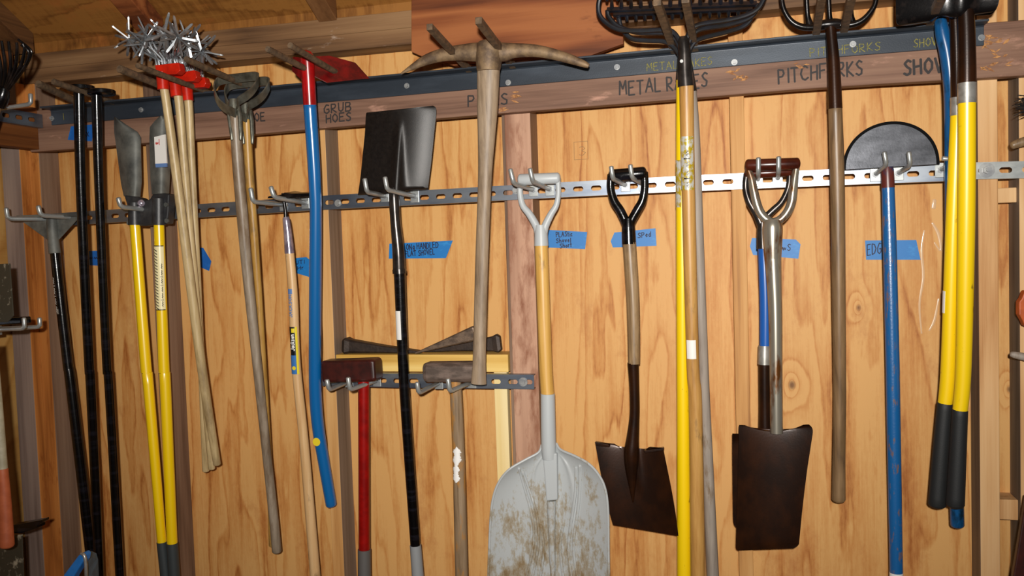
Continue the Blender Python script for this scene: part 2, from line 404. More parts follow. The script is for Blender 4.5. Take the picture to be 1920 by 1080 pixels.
m_darksteel = paint('dark_worn_steel', '#544f4c', '#3c3836', rough=.26, metal=.8, lo=.4, hi=.6)
m_chrome = paint('polished_ferrule', '#cfc4d4', '#9a8ea4', lo=.4, hi=.6, rough=.2, metal=.7)
m_ferrule = paint('silver_ferrule', '#b5b3ae', '#98968f', rough=.35, metal=.6, lo=.4, hi=.6)
m_silver = paint('shiny_tine_steel', '#b4b8bc', '#8a8e92', lo=.4, hi=.6, rough=.3, metal=.75)
m_greyplastic = paint('pale_grey_plastic', '#b4b9bb', rough=.42)
m_scoop = None
m_rubber_black = paint('black_foam_grip', '#1b1d1e', rough=.6, bump=.3, bscale=400)
m_rubber_grey = paint('grey_rubber_grip', '#8d9092', rough=.55)
m_rubber_dark = paint('charcoal_rubber_grip', '#353b3d', rough=.55)
m_greygrip = paint('dark_grey_grip', '#5a5755', rough=.55)
def hand(n, a, b, c, **k): k.setdefault('dirt', '#6d5638'); k.setdefault('dlo', .58); k.setdefault('dhi', .72); return wood(n, a, b, c, 'z', fine=130, ring=14, stretch=.06, rough=k.pop('rough', .40), rf=.25, spec=.5, **k)
m_h_grey = hand('weathered_handle', '#a8937a', '#8f7b64', '#6d5b49', dirt='#6b5a49', dlo=.5, dhi=.75, rough=.5)
m_h_greyL = hand('grey_rake_handle', '#a3988c', '#90857a', '#756a60', rough=.6)
m_h_tan = hand('tan_handle', '#d0b98c', '#bda577', '#947d54', dirt='#8c7552', dlo=.52, dhi=.74)
m_h_hoe = hand('worn_hoe_handle', '#a39584', '#877866', '#5f5244', dirt='#6b543c', dlo=.5, dhi=.7)
m_h_gold = hand('golden_handle', '#c29850', '#a87e3a', '#7c5a28')
m_h_new = hand('new_ash_handle', '#dcb888', '#cfa673', '#b78b5a')
m_h_varn = hand('varnished_ash_handle', '#dcb062', '#cfa050', '#b0823a')
m_h_rake = hand('honey_handle', '#c79a58', '#b38445', '#8e6632')
m_h_brown = hand('dirty_brown_handle', '#a98f6e', '#8d7250', '#5c4630', dirt='#4f3c2a', dlo=.48, dhi=.72)
m_h_dark = hand('dark_oiled_handle', '#8d7150', '#765c40', '#54402c')
m_h_chip = hand('chipped_varnish_handle', '#a08a70', '#8a7358', '#5f4c38', dirt='#b37b34', dlo=.52, dhi=.62)
m_grip_wood = paint('dark_varnished_grip', '#4c1d10', '#33120a', lo=.4, hi=.65, rough=.25)
m_white = paint('white_sticker', '#e9e7e2', rough=.4)
m_whitepaint = paint('white_paint_splash', '#f1efec', rough=.5)
m_tape = paint('blue_masking_tape', '#1273bb', '#2f8fd0', lo=.55, hi=.75, scale=(30, 30, 70), rough=.5)
m_tape2 = paint('dull_blue_masking_tape', '#0f5cae', '#1a68b8', rough=.55)
m_ink = paint('black_marker_ink', '#2b2524', rough=.7)
m_pen = paint('navy_pen_ink', '#0a1238', rough=.6)
m_chalk = paint('yellow_crayon', '#948a3e', '#595830', lo=.4, hi=.6, scale=(200, 200, 200), rough=.8)
m_pencil = paint('pencil_line', '#8f7048', rough=.7)
m_labelblack = paint('black_label', '#121418', rough=.35)
m_labelyellow = paint('yellow_label', '#e6cf30', rough=.35)
m_labelblue = paint('blue_label', '#3b72b4', rough=.35)
m_labelred = paint('red_print', '#c23a34', rough=.45)
m_printblue = paint('blue_print', '#5e7fb4', rough=.45)
m_cream = paint('cream_label', '#f2e6b4', rough=.35)
m_mossy = paint('spattered_metal', '#3b372c', '#a39a86', lo=.56, hi=.66, scale=(28, 28, 28), rough=.55, bump=.3)
m_orangegrip = paint('orange_rubber', '#b8603a', '#a85430', lo=.4, hi=.6, rough=.6)
m_palehandle = paint('pale_painted_handle', '#b5ad94', '#a0987f', lo=.4, hi=.6, rough=.5)
m_bluetub = paint('blue_plastic', '#2b78c8', '#2470be', lo=.4, hi=.6, rough=.4)
m_bluegrey = paint('dusty_blue_plastic', '#5b7894', '#4b6379', lo=.4, hi=.6, scale=(30, 30, 30), rough=.5)
m_orange = paint('orange_painted_steel', '#c25a1e', '#a84a16', lo=.4, hi=.6, rough=.45)
m_deepred = paint('deep_red_paint', '#3f140e', '#2c0e0a', lo=.4, hi=.6, rough=.4)
m_bristle = paint('black_bristle', '#15110f', rough=.7)

# ------------------------------------------------------------------ the shed
X0 = at(22, 600, -.127).x-.02              # left wall
ZROOF = at(600, 43, -.089).z               # top of the wall plate
XE = 3.0
w = MB().box((X0-.05, 0, 0), (XE, .012, ZROOF+.25)); wall = struct('wall_back', w, m_ply, smooth=False)
w = MB().box((X0-.012, -3.2, 0), (X0, .0, ZROOF+.9)); struct('wall_left', w, m_ply_left, smooth=False)
w = MB().box((X0-.05, -3.6, -.03), (XE, .012, 0)); struct('floor', w, m_floor, smooth=False)
# roof slope from the rafter edge beside the second stud
pA = at(598, 43, -.089); pB = atX(572, 0, pA.x); SL = (pB.z-pA.z)/(pA.y-pB.y)
SL = max(.25, min(.7, SL))
zr = lambda y: ZROOF+.045+SL*(-.05-y)
w = MB().hexa([(X0-.05, .05, zr(.05)), (XE, .05, zr(.05)), (XE, -2.2, zr(-2.2)), (X0-.05, -2.2, zr(-2.2))],
              [(X0-.05, .05, zr(.05)+.015), (XE, .05, zr(.05)+.015), (XE, -2.2, zr(-2.2)+.015), (X0-.05, -2.2, zr(-2.2)+.015)])
struct('ceiling', w, m_roof, smooth=False)
NTR = [0]
def trim(mb, mat, bevel=.002):
    NTR[0] += 1; return struct('trim_%d' % NTR[0], mb, mat, smooth=False, bevel=bevel)
m_side = wood('grey_brown_side', '#8f7d6e', '#7a6858', '#5c4c40', 'z', rf=.3)  # stud side faces: a darker, greyer brown than the fronts
def stud(x0, x1, y0, y1, z0, z1, mat, side=None):
    o = trim(MB().box((x0, y0, z0), (x1, y1, z1)), mat)
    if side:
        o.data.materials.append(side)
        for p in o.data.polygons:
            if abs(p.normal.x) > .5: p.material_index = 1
    return o
S = .6096
def fx(px, py, Y): return at(px, py, Y).x
ZP = ZROOF-.098
xs0 = fx(333, 430, 0); xs1 = fx(642, 440, 0)
stud(xs0-.038, xs0, -.089, 0, 0, ZP, m_stud_brown)
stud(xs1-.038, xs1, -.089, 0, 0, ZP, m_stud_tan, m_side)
xc0, xc1 = fx(951, 500, -.089), fx(1003, 500, -.089)
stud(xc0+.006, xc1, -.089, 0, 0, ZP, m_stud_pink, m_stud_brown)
stud(xc0-.006, xc0+.006, -.075, 0, 0, ZP, m_stud_brown)
x3 = fx(1372.5, 430, -.089); stud(x3, x3+.038, -.089, 0, 0, ZP, m_stud_tan)
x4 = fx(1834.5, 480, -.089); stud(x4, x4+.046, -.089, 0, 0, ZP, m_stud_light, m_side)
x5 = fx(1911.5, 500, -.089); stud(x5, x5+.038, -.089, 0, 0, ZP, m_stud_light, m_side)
# corner framing
xb = fx(90, 600, -.089)
xA0, xA1 = fx(21, 600, -.127), fx(55, 600, -.127)
stud(xA1-.02, xb, -.089, 0, 0, ZP, m_stud_orange)
stud(xb-.003, xb+.002, -.086, 0, 0, ZP, m_stud_brown)
stud(xA0, xA1, -.127, -.089, 0, ZP, m_stud_grey)
stud(xA1-.012, xA1+.002, -.1262, -.0893, 0, ZP, m_stud_orange)
# top plate along the back wall: a bent line of timber
def zline(pts, Y):
    q = [at(a, b, Y) for a, b in pts]
    def f(x):
        if x <= q[0].x: a, b = q[0], q[1]
        elif x >= q[-1].x: a, b = q[-2], q[-1]
        else:
            for a, b in zip(q, q[1:]):
                if a.x <= x <= b.x: break
        return a.z+(b.z-a.z)*(x-a.x)/(b.x-a.x)
    return f
def lumber_x(x0, x1, zf, h, y0, y1, n=16, up=True):
    mb = MB(); rings = []
    for i in range(n+1):
        x = x0+(x1-x0)*i/n; z = zf(x)
        rings.append([V((x, y0, z)), V((x, y0, z+h)), V((x, y1, z+h)), V((x, y1, z))])
    return mb.loft(rings)
zpl = zline([(47, 158), (200, 144), (400, 115), (600, 99), (772, 82), (1100, 50), (1440, 18), (1640, 0), (1900, -22)], -.089)
trim(lumber_x(xA1+.003, XE, zpl, .048, -.089, -.001), m_plate)
trim(lumber_x(xA1+.003, XE, lambda x: zpl(x)+.0485, .05, -.087, -.001), m_plate)
trim(MB().box((X0, -.05, ZROOF-.01), (XE, -.03, ZROOF+.05)), m_roof)     # blocking between rafters
def rafter(x0, x1, mat, h=.14):
    ya, yb = -.012, -1.9
    z = lambda y: ZROOF+.002+SL*(-.089-y)
    a = [(x0, ya, z(-.089)), (x1, ya, z(-.089)), (x1, -.089, z(-.089)), (x0, -.089, z(-.089))]
    mb = MB().loft([[V((x0, y, z(y))), V((x1, y, z(y))), V((x1, y, zr(y)-.001)), V((x0, y, zr(y)-.001))] for y in (-.089, yb)])
    return trim(mb, mat)
rafter(X0+.002, xA1+.05, m_rafter)
xr1 = fx(283, 86, -.089); rafter(xr1-.02, xr1+.05, m_red)
xr2 = fx(598, 43, -.089); rafter(xr2, xr2+.06, m_rafter)
# left wall top plate
zlp = at(30, 158, -.127).z
trim(MB().box((X0, -1.9, zlp+.0), (xA1, -.1275, ZROOF)), m_leftbeam)
# short blocks between the two right-hand studs
b0, b1 = x4+.0465, x5
for (ya, yb) in ((352, 380), (937, 975)):
    z1 = at(1890, ya, -.07).z; z0 = at(1890, yb, -.07).z
    trim(MB().box((b0, -.07, z0), (b1, -.001, z1)), m_stud_light)
zt = at(1885, 12, -.05).z
# pencilled marks on the plywood
mb_pencil = mb = MB()
scribe(mb, '3', (1086, 292), (1098, 291), 17, -.0005, .0014, 0)
for (bx, by) in ((1077, 300),): scribe(mb, '#', (bx, by), (bx+26, by-2), 33, -.0005, .0012, 0)
m_resin = paint('pale_dried_resin', '#d9b48c', rough=.18)
mb = MB()
for q in ([(1733, 432, 3), (1728, 470, 5), (1731, 520, 5), (1724, 570, 4), (1728, 625, 3)], [(1748, 418, 4), (1760, 440, 6), (1764, 470, 4), (1752, 455, 3)], [(1752, 375, 7), (1750, 390, 8)], [(1742, 620, 3), (1752, 600, 5), (1760, 560, 3)]):
    p, r = px_tube(q, -.0012, None, 4); mb.tube(p, r, 8, True, (.25, 1))
obj('resin_streak', mb, m_resin, wall)
obj('pencil_mark', mb_pencil, m_pencil, wall, smooth=False)
# ------------------------------------------------------------------ mounting board, welded angle-iron rack
YB = -.127
zbb = zline([(60, 285), (400, 258), (830, 221), (1240, 189), (1550, 163), (1830, 147), (1925, 141)], YB)
xbl = fx(55, 262, YB)
board = obj('mounting_board', lumber_x(xbl, XE, zbb, .134, YB, -.0895, 24), m_beam, origin=at(960, 205, YB), bevel=.003, smooth=False,
    label='long brown board lettered in black marker under the dark steel angle', cat='board')
def lettering(text, a, b, h, Y, parent, mat, w, name='lettering', jit=.06, **k):
    return obj(name, scribe(MB(), text, a, b, h, Y, w, jit), mat, parent, smooth=False, **k)
YL = YB-.0002
lettering('HOE', (468, 229), (497, 227), 15, YL, board, m_ink, .0042)
lettering('GRUB', (608, 214), (658, 207), 16, YL, board, m_ink, .0042)
lettering('HOES', (612, 230), (658, 225), 15, YL, board, m_ink, .0042)
lettering('PICKS', (878, 201), (952, 194), 20, YL, board, m_ink, .0045)
lettering('METAL RAKES', (1162, 179), (1326, 163), 25, YL, board, m_ink, .0048)
lettering('PITCHFORKS', (1460, 157), (1617, 139), 26, YL, board, m_ink, .0048)
lettering('SHOVELS', (1695, 141), (1826, 128), 27, YL, board, m_ink, .0062)
YA = -.134; YF = -.180
zat = zline([(80, 199), (500, 161), (860, 127), (1200, 95), (1500, 65), (1850, 35)], YF)
xa0, xa1 = fx(74, 200, YF), fx(1855, 40, YF)
sec = lambda x: [V((x, YA, zat(x)-.054)), V((x, YA, zat(x)-.010)), V((x, YA-.004, zat(x)-.006)), V((x, YF, zat(x)-.0055)), V((x, YF, zat(x))), V((x, YB-.0005, zat(x))), V((x, YB-.0005, zat(x)-.054))]
mb = MB().loft([sec(xa0+(xa1-xa0)*i/24) for i in range(25)])
rack = thing('tool_rack', 'long dark steel angle with welded bars across the lettered brown board', 'tool rack', at(960, 130, YF))
ang = obj('angle_iron', mb, m_angle, rack, smooth=False, bevel=.0012)
PR = [((72, 157), (146, 180), 11), ((100, 153), (200, 180), 9), ((224, 129), (338, 177), 11), ((258, 123), (384, 174), 8), ((349, 111), (467, 164), 9),
      ((502, 92), (613, 154), 9), ((544, 85), (648, 150), 9), ((805, 50), (874, 127), 10), ((897, 38), (957, 119), 11),
      ((1232, 3), (1262, 92), 12.5), ((1285, -2), (1302, 88), 12.5), ((1541, -8), (1530, 63), 13), ((1597, -8), (1582, 60), 13), ((1769, -14), (1742, 45), 13)]
PRONG = []
for k, (tp, bp, wd) in enumerate(PR):
    B = at(bp[0], bp[1], YF+.012); B.z = zat(B.x)+.004
    if tp[0] < 1000:
        Ps = atX(tp[0], tp[1], B.x); y = max(-.52, min(-.36, Ps.y))
    else: y = -.47
    E_ = at(tp[0], tp[1], y); r = wd*(1.35 if tp[0] < 700 else 1.15)*mpp(at(tp[0], tp[1], -.3))/2
    d = (E_-B).normalized(); st = B-d*.03
    n = 60; path = [st+(E_-st)*i/n for i in range(n+1)]
    rad = [r*(1.0 if i % 2 else .9) for i in range(n+1)]
    if k in (7, 8, 9, 10, 11, 12, 13):       # square bar
        up2 = V((0, 0, 1)); mb = MB().ribbon([st, E_], d.cross(V((1, 0, 0))), r*1.9, r*1.9)
        obj('prong', mb, m_rebar, rack, smooth=False, bevel=.001)
    else:
        obj('prong', MB().tube(path, rad, 8), m_rebar, rack, angle=60)
    PRONG.append((B, E_))
for (px, py) in ((98, 222), (265, 206), (763, 161), (953, 155), (1157, 126), (1377, 117), (1599, 83), (1840, 71)):
    c = at(px, py, YA); a = (0, -1, 0)
    mb = MB().disc(c, a, .008, .002).disc(c+V((0, -.002, 0)), a, .0052, .006, 6)
    obj('lag_bolt', mb, m_nut, rack, angle=30)
lettering('METAL RAKES', (1213, 133), (1335, 121), 14, YA-.0003, rack, m_chalk, .0021, 'crayon_lettering')
lettering('PITCHFORKS', (1519, 107), (1650, 94), 15, YA-.0003, rack, m_chalk, .0021, 'crayon_lettering')
lettering('SHOVELS', (1713, 89), (1790, 82), 15, YA-.0003, rack, m_chalk, .0022, 'crayon_lettering')
lettering('I', (117, 225), (120, 225), 12, YA-.0003, rack, m_chalk, .0024, 'crayon_lettering')

m_torn = paint('torn_wood_fibre', '#c08a52', '#8a5a38', lo=.4, hi=.6, scale=(90, 90, 90), rough=.8)
rnd = random.Random(11); mbt = MB()
for (cx_, cy_, sx, sy, n_) in ((1868, 98, 26, 32, 26), (1385, 140, 18, 10, 9), (962, 181, 10, 9, 6), (938, 206, 8, 3, 3), (1500, 122, 16, 5, 3)):
    for i in range(n_):
        a, b = cx_+rnd.uniform(-1, 1)*sx, cy_+rnd.uniform(-1, 1)*sy; t = rnd.uniform(-.9, .5); L = rnd.uniform(4, 11); w_ = rnd.uniform(1.2, 3.2)
        dx, dy = math.cos(t)*L, math.sin(t)*L
        q = [(a-dx, b-dy), (a+dy/L*w_, b-dx/L*w_), (a+dx, b+dy), (a-dy/L*w_, b+dx/L*w_)]
        mbt.slab([at(u, v, YB-.0016) for u, v in q], (0, .0014, 0))
obj('torn_fibres', mbt, m_torn, board, smooth=False, kind='stuff')

# redwood plank nailed over the plate
pl = [(771, 20), (771, 97), (796, 108), (832, 118), (850, 123), (1102, 106), (1169, 82), (1168, 60), (1150, -40), (771, -2)]
pts = [at(a, b, -.111) for a, b in pl]
o = obj('redwood_plank', MB().slab(pts, (0, .0205, 0)), m_red, origin=pts[0], smooth=False, bevel=.002,
    label='reddish wood plank with clipped lower corners behind the pickaxe head', cat='plank')

# ------------------------------------------------------------------ slotted struts
def strut(xa, xb, zc, yf, h, depth, pitch=.0508, sl=.029, sh=.0142, mirror=None, first=.02):
    """channel with real slots; mirror maps (x,y,z) for a strut on the side wall"""
    mb = MB(); n = max(1, int((xb-xa)/pitch)); th = .0025
    def ring(x0, x1):
        xm = (x0+x1)/2
        outer = []; inner = []
        N = 16
        for i in range(N):
            a = 2*math.pi*(i+.5)/N; c_, s_ = math.cos(a), math.sin(a)
            k = 1/max(abs(c_)/1, abs(s_)/1)
            outer.append((xm+c_*k*(x1-x0)/2, s_*k*h/2))
            q = (sl/2-sh/2)*(1 if c_ > 0 else -1)
            inner.append((xm+q+c_*sh/2, s_*sh/2))
        return outer, inner
    edges = [xa]+[xa+first+pitch*i for i in range(n+1) if xa+first+pitch*i < xb-.005]+[xb]
    for k in range(len(edges)-1):
        x0, x1 = edges[k], edges[k+1]
        if x1-x0 < sl+.006:
            xm = (x0+x1)/2; z0_, z1_ = zc(x0), zc(x1)
            mb.hexa([(x0, yf, z0_-h/2), (x1, yf, z1_-h/2), (x1, yf+th, z1_-h/2), (x0, yf+th, z0_-h/2)], [(x0, yf, z0_+h/2), (x1, yf, z1_+h/2), (x1, yf+th, z1_+h/2), (x0, yf+th, z0_+h/2)])
        else:
            o_, i_ = ring(x0, x1)
            N = len(i_); zz = lambda x: zc(x)
            vo = [V((a, yf, zz(a)+b)) for a, b in o_]; vi = [V((a, yf, zz(a)+b)) for a, b in i_]
            vi2 = [p+V((0, th, 0)) for p in vi]; vo2 = [p+V((0, th, 0)) for p in vo]
            vs = vo+vi+vo2+vi2; f = []
            for i in range(N):
                j = (i+1) % N
                f.append((i, j, N+j, N+i)); f.append((N+i, N+j, 3*N+j, 3*N+i)); f.append((2*N+j, 2*N+i, 3*N+i, 3*N+j))
            mb.add(vs, f)
            for sx in (x0, x1):              # fill the four corners
                for sz in (-1, 1):
                    cs = [p for p in o_ if (p[0]-(x0+x1)/2)*(sx-(x0+x1)/2) > 0 and p[1]*sz > 0]
                    e1 = [p for p in cs if abs(abs(p[1])-h/2) < 1e-6]; e2 = [p for p in cs if abs(abs(p[0]-(x0+x1)/2)-(x1-x0)/2) < 1e-6]
                    if not e1 or not e2: continue
                    p1 = max(e1, key=lambda p: abs(p[0]-(x0+x1)/2)); p2 = max(e2, key=lambda p: abs(p[1]))
                    tri = [V((p1[0], yf, zz(p1[0])+p1[1])), V((sx, yf, zz(sx)+sz*h/2)), V((p2[0], yf, zz(p2[0])+p2[1]))]
                    mb.slab(tri, (0, th, 0))
    for sgn in (-1, 1):                      # flanges back to the wall
        r = []
        for i in range(13):
            x = xa+(xb-xa)*i/12; z = zc(x)+sgn*h/2
            r.append([V((x, yf+th*.2, z)), V((x, yf+depth, z)), V((x, yf+depth, z-sgn*th)), V((x, yf+th*.2, z-sgn*th))])
        mb.loft(r)
    if mirror: mb.v = [mirror(p) for p in mb.v]
    return mb
YS = -.112; HS = .042
zrl = zline([(60, 426), (145, 422), (197, 418), (370, 408), (640, 391), (807, 383), (1050, 370), (1300, 358), (1450, 352), (1700, 342), (1790, 339)], YS)
xr0, xr1 = fx(96, 410, YS), fx(1783, 330, YS)
o = thing('slotted_rail', 'long slotted steel rail crossing the wall from scraper to edger', 'rail', at(960, 375, YS))
obj('channel', strut(xr0, xr1, lambda x: zrl(x)+HS/2, YS, HS, .0225), m_strut, o, smooth=False)
bolts = ((968, 357), (634, 381), (318, 398), (1385, 338))
for (px, py) in bolts:
    c = at(px, py, YS); obj('rail_bolt', MB().disc(c, (0, -1, 0), .011, .002).disc(c+V((0, -.002, 0)), (0, -1, 0), .007, .006, 6), m_nut, o, angle=30)
zr2 = zline([(1826, 336), (1925, 334)], YS)
o = thing('slotted_rail', 'short end of bright slotted rail bolted to the stud beside the yellow handles', 'rail', at(1860, 320, YS))
obj('channel', strut(fx(1827, 318, YS), fx(1990, 318, YS), lambda x: zr2(x)+HS/2, YS, HS, .0225, first=.045), m_zinc, o, smooth=False)
c = at(1850, 319, YS); obj('rail_bolt', MB().disc(c, (0, -1, 0), .0185, .002).disc(c+V((0, -.002, 0)), (0, -1, 0), .0105, .008, 6).disc(c+V((0, -.01, 0)), (0, -1, 0), .005, .006, 10), m_nut, o, angle=30)
zr3 = zline([(603, 723.5), (747, 727), (868, 728), (1003, 730)], YS)
o = thing('slotted_rail', 'short slotted rail that carries the two hammers', 'rail', at(800, 715, YS))
obj('channel', strut(fx(604, 712, YS), fx(1001, 717, YS), lambda x: zr3(x)+HS/2, YS, HS, .0225), m_strut, o, smooth=False)
for (px, py) in ((981, 716), (612, 707)):
    c = at(px, py, YS); obj('rail_bolt', MB().disc(c, (0, -1, 0), .013, .002).disc(c+V((0, -.002, 0)), (0, -1, 0), .008, .007, 6), m_nut, o, angle=30)

# ------------------------------------------------------------------ hooks
def hook(tip, bend, base, label, rpx=4.5, group=None, deep=None):
    B = at(base[0], base[1], YS); d = atX(bend[0], bend[1], B.x)
    y = d.y if bend[0] < 1150 else YS-.085
    y = deep or max(YS-.13, min(YS-.055, y)); bn = at(bend[0], bend[1], y)
    tp = at(tip[0], tip[1], y-.004); r = rpx*mpp(bn)
    out = (bn-B).normalized(); up = (tp-bn).normalized()
    path = [B, B+(bn-B)*.5, bn-out*r*2.2, bn-out*r*1.0+up*r*.15, bn-out*r*.1+up*r*.9, bn+up*r*2.2, tp]
    t = thing('steel_hook', label, 'hook', B, group)
    obj('prong', MB().tube(path, r, 12, True), m_zinc, t, angle=50)
    pw = .026
    mb = MB().box((B.x-pw*.5, YS-.003, B.z-HS*.44), (B.x+pw*.5, YS, B.z+HS*.44))
    obj('base_plate', mb, m_zinc, t, smooth=False, bevel=.001)
    obj('nut', MB().disc(V((B.x, YS-.003, B.z)), (0, -1, 0), .0085, .005, 6), m_nut, t, angle=30)
hook((12, 391), (14, 410), (112, 411), 'leftmost steel hook, holding the triangular scraper plate')
hook((72, 387), (76, 404), (152, 408), 'steel hook under the right half of the triangular scraper plate')
hook((222, 372), (226, 388), (300, 396), 'steel hook in front of the post hole digger bracket', deep=-.262)
hook((470, 354), (474, 378), (532, 384), 'steel hook crossing the pair of stirrup hoe handles')
hook((508, 351), (514, 370), (573, 380), 'steel hook just left of the bent blue handle')
hook((684, 336), (688, 360), (722, 367), 'steel hook under the left corner of the upside-down flat shovel')
hook((722, 333), (726, 356), (778, 368), 'steel hook over the socket of the upside-down flat shovel')
hook((957, 318), (963, 344), (1000, 356), 'steel hook left of the pale grey scoop grip')
hook((994, 317), (999, 340), (1031, 355), 'steel hook holding the middle of the pale grey scoop grip')
hook((1146, 313), (1149, 335), (1173, 347), 'steel hook at the left end of the black D grip')
hook((1182, 310), (1185, 333), (1207, 346), 'steel hook at the middle of the black D grip')
hook((1422, 297), (1422, 325), (1421, 337), 'steel hook left of centre on the dark wooden D grip')
hook((1460, 295), (1460, 322), (1458, 335), 'steel hook right of centre on the dark wooden D grip')
hook((1658, 286), (1662, 309), (1641, 327), 'steel hook left of the half-moon edger socket')
hook((1704, 286), (1707, 310), (1684, 325), 'steel hook right of the half-moon edger socket')
hook((1768, 297), (1795, 299), (1763, 319), 'steel hook turned sideways between the half-moon blade and the yellow handles')
hook((613, 713), (617, 731), (655, 715), 'steel hook under the left end of the dark red sledgehammer head')
hook((653, 709), (656, 731), (707, 713), 'steel hook beside the red sledgehammer handle')
hook((782, 718), (785, 737), (823, 718), 'steel hook under the left end of the grey hammer head')
hook((840, 711), (843, 734), (885, 716), 'steel hook in front of the grey hammer handle')

# ------------------------------------------------------------------ blue tape labels
def tape(poly, Y, label, lines=(), mat=None):
    pts = [at(a, b, Y) for a, b in poly]
    t = obj('tape_label', MB().slab(pts, (0, .0009, 0)), mat or m_tape, origin=pts[0], smooth=False, label=label, cat='tape label', group='blue tape labels')
    for (txt, a, b, h, w) in lines:
        obj('handwriting', scribe(MB(), txt, a, b, h, Y-.0002, w, .06), m_pen, t, smooth=False)
    return t
YT = -.0012
tape([(133, 237), (176, 233), (172, 265), (127, 262)], YB-.001, 'blue tape on the brown board behind the two black steel bars', [('~X', (155, 257), (167, 256), 9, .0024)], m_tape2)
tape([(152, 471), (184, 470), (184, 498), (153, 497)], YT, 'blue tape on the plywood behind the two black steel bars', [('~~', (166, 487), (184, 487), 8, .0022)], m_tape2)
tape([(366, 463), (381, 465), (396, 490), (392, 508), (366, 497)], YT, 'torn blue tape sticking out beside the three tan cultivator handles', (), m_tape2)
tape([(553, 484), (574, 482), (595, 498), (595, 524), (555, 512)], YT, 'blue tape between the thin hoe and the bent blue handle', [('UTI', (555, 496), (571, 494), 7, .0022), ('Hr', (558, 507), (569, 505), 7, .0022)])
tape([(730, 457), (849, 451), (836, 484), (729, 485)], YT, 'long blue tape reading long handled flat shovel', [('LONg HANDLED', (757, 470), (822, 464), 11, .0026), ('FLAT SHOVEL', (760, 481), (815, 477), 10, .0026)])
tape([(1028, 431), (1101, 435), (1097, 467), (1024, 464)], YT, 'blue tape beside the pale grey socket of the plastic scoop', [('PLAStic', (1043, 444), (1073, 443), 9, .0024), ('Shovel', (1043, 455), (1070, 454), 8, .0024), ('Short', (1050, 465), (1072, 463), 8, .0024)])
tape([(1152, 436), (1229, 428), (1231, 461), (1149, 464), (1145, 452)], YT, 'crumpled blue tape behind the black D handle stem', [('SPed', (1196, 446), (1220, 443), 9, .0024)])
tape([(1410, 446), (1492, 449), (1501, 458), (1497, 485), (1412, 478), (1406, 462)], YT, 'wrinkled blue tape behind the bare steel spade shaft', [('~S', (1466, 470), (1482, 470), 12, .0022)])
tape([(1622, 451), (1718, 450), (1726, 487), (1624, 487)], YT, 'blue tape behind the chipped blue edger handle', [('EDG', (1626, 479), (1652, 474), 20, .0026)])
# ------------------------------------------------------------------ tools: helpers
def sub(name, mb, mat, parent, **k): return obj(name, mb, mat, parent, **k)
def pt_on(path, py):                       # 3D centre and radius of a px_tube at an image height
    pts, y0, y1 = path
    p, r = px_tube(pts, y0, y1, 8)
    ys = [proj_y(c) for c in p]
    for i in range(len(p)-1):
        if ys[i] <= py <= ys[i+1]:
            t = (py-ys[i])/(ys[i+1]-ys[i]); return p[i].lerp(p[i+1], t), r[i]+(r[i+1]-r[i])*t
    return (p[0], r[0]) if py < ys[0] else (p[-1], r[-1])
def proj(p):
    d = p-CAM; z = d.dot(fwd); return 960+F*d.dot(rgt)/z, 540-F*d.dot(upv)/z
def proj_y(p): return proj(p)[1]
def blade_grid(rows, Y, prof, nu=18, nv=20, lin=False):
    """rows: (left px, right px) pairs from top to bottom; prof(u,v) bends the sheet towards the room (+)"""
    L = smooth_path([r[0] for r in rows], 6) if len(rows) > 2 and not lin else [r[0] for r in rows]
    R_ = smooth_path([r[1] for r in rows], 6) if len(rows) > 2 and not lin else [r[1] for r in rows]
    n = len(L)-1; P = []
    for i in range(nu+1):
        v = i/nu; q = v*n; k = min(int(q), n-1); t = q-k
        l = (L[k][0]+(L[k+1][0]-L[k][0])*t, L[k][1]+(L[k+1][1]-L[k][1])*t); r = (R_[k][0]+(R_[k+1][0]-R_[k][0])*t, R_[k][1]+(R_[k+1][1]-R_[k][1])*t)
        row = []
        for j in range(nv+1):
            u = j/nv; row.append(at(l[0]+(r[0]-l[0])*u, l[1]+(r[1]-l[1])*u, Y-prof(u*2-1, v)))
        P.append(row)
    return P
def gauss(x, s): return math.exp(-(x/s)**2)

# ---- triangular scraper, far left
h = [(99, 415, 17), (104, 480, 18), (127, 680, 18), (133, 720, 19), (170, 1030, 20), (177, 1090, 20)]
o = thing('scraper', 'black handled scraper with a triangular grey steel plate at the far left', 'scraper', at(100, 415, -.15))
pl = [(33, 404), (142, 400), (146, 410), (113, 446), (106, 453), (88, 449), (44, 417)]
sub('blade', MB().slab([at(a, b, -.152) for a, b in pl], (0, .004, 0)), m_galv, o, smooth=False, bevel=.001)
sub('blade_rim', MB().slab([at(a, b, -.175) for a, b in [(30, 404), (143, 399), (147, 405), (33, 409)]], (0, .03, 0)), m_galv, o, smooth=False, bevel=.001)
sub('socket', T([(97, 408, 19), (100, 450, 20), (103, 475, 21)], -.157), m_galv, o)
hd = sub('handle', T(h, -.155, -.115), m_black, o)
p0, r0 = pt_on((h, -.155, -.115), 585); p1, r1 = pt_on((h, -.155, -.115), 520)
sub('printed_marks', wrap_text(MB(), '~~|~|~', p0, p1, r0, -.25, .007, .0016), m_white, hd, smooth=False)
sub('sticker', sleeve(MB(), pt_on((h, -.155, -.115), 588)[0], pt_on((h, -.155, -.115), 578)[0], r0, r0, -.75, .1), m_ferrule, hd)

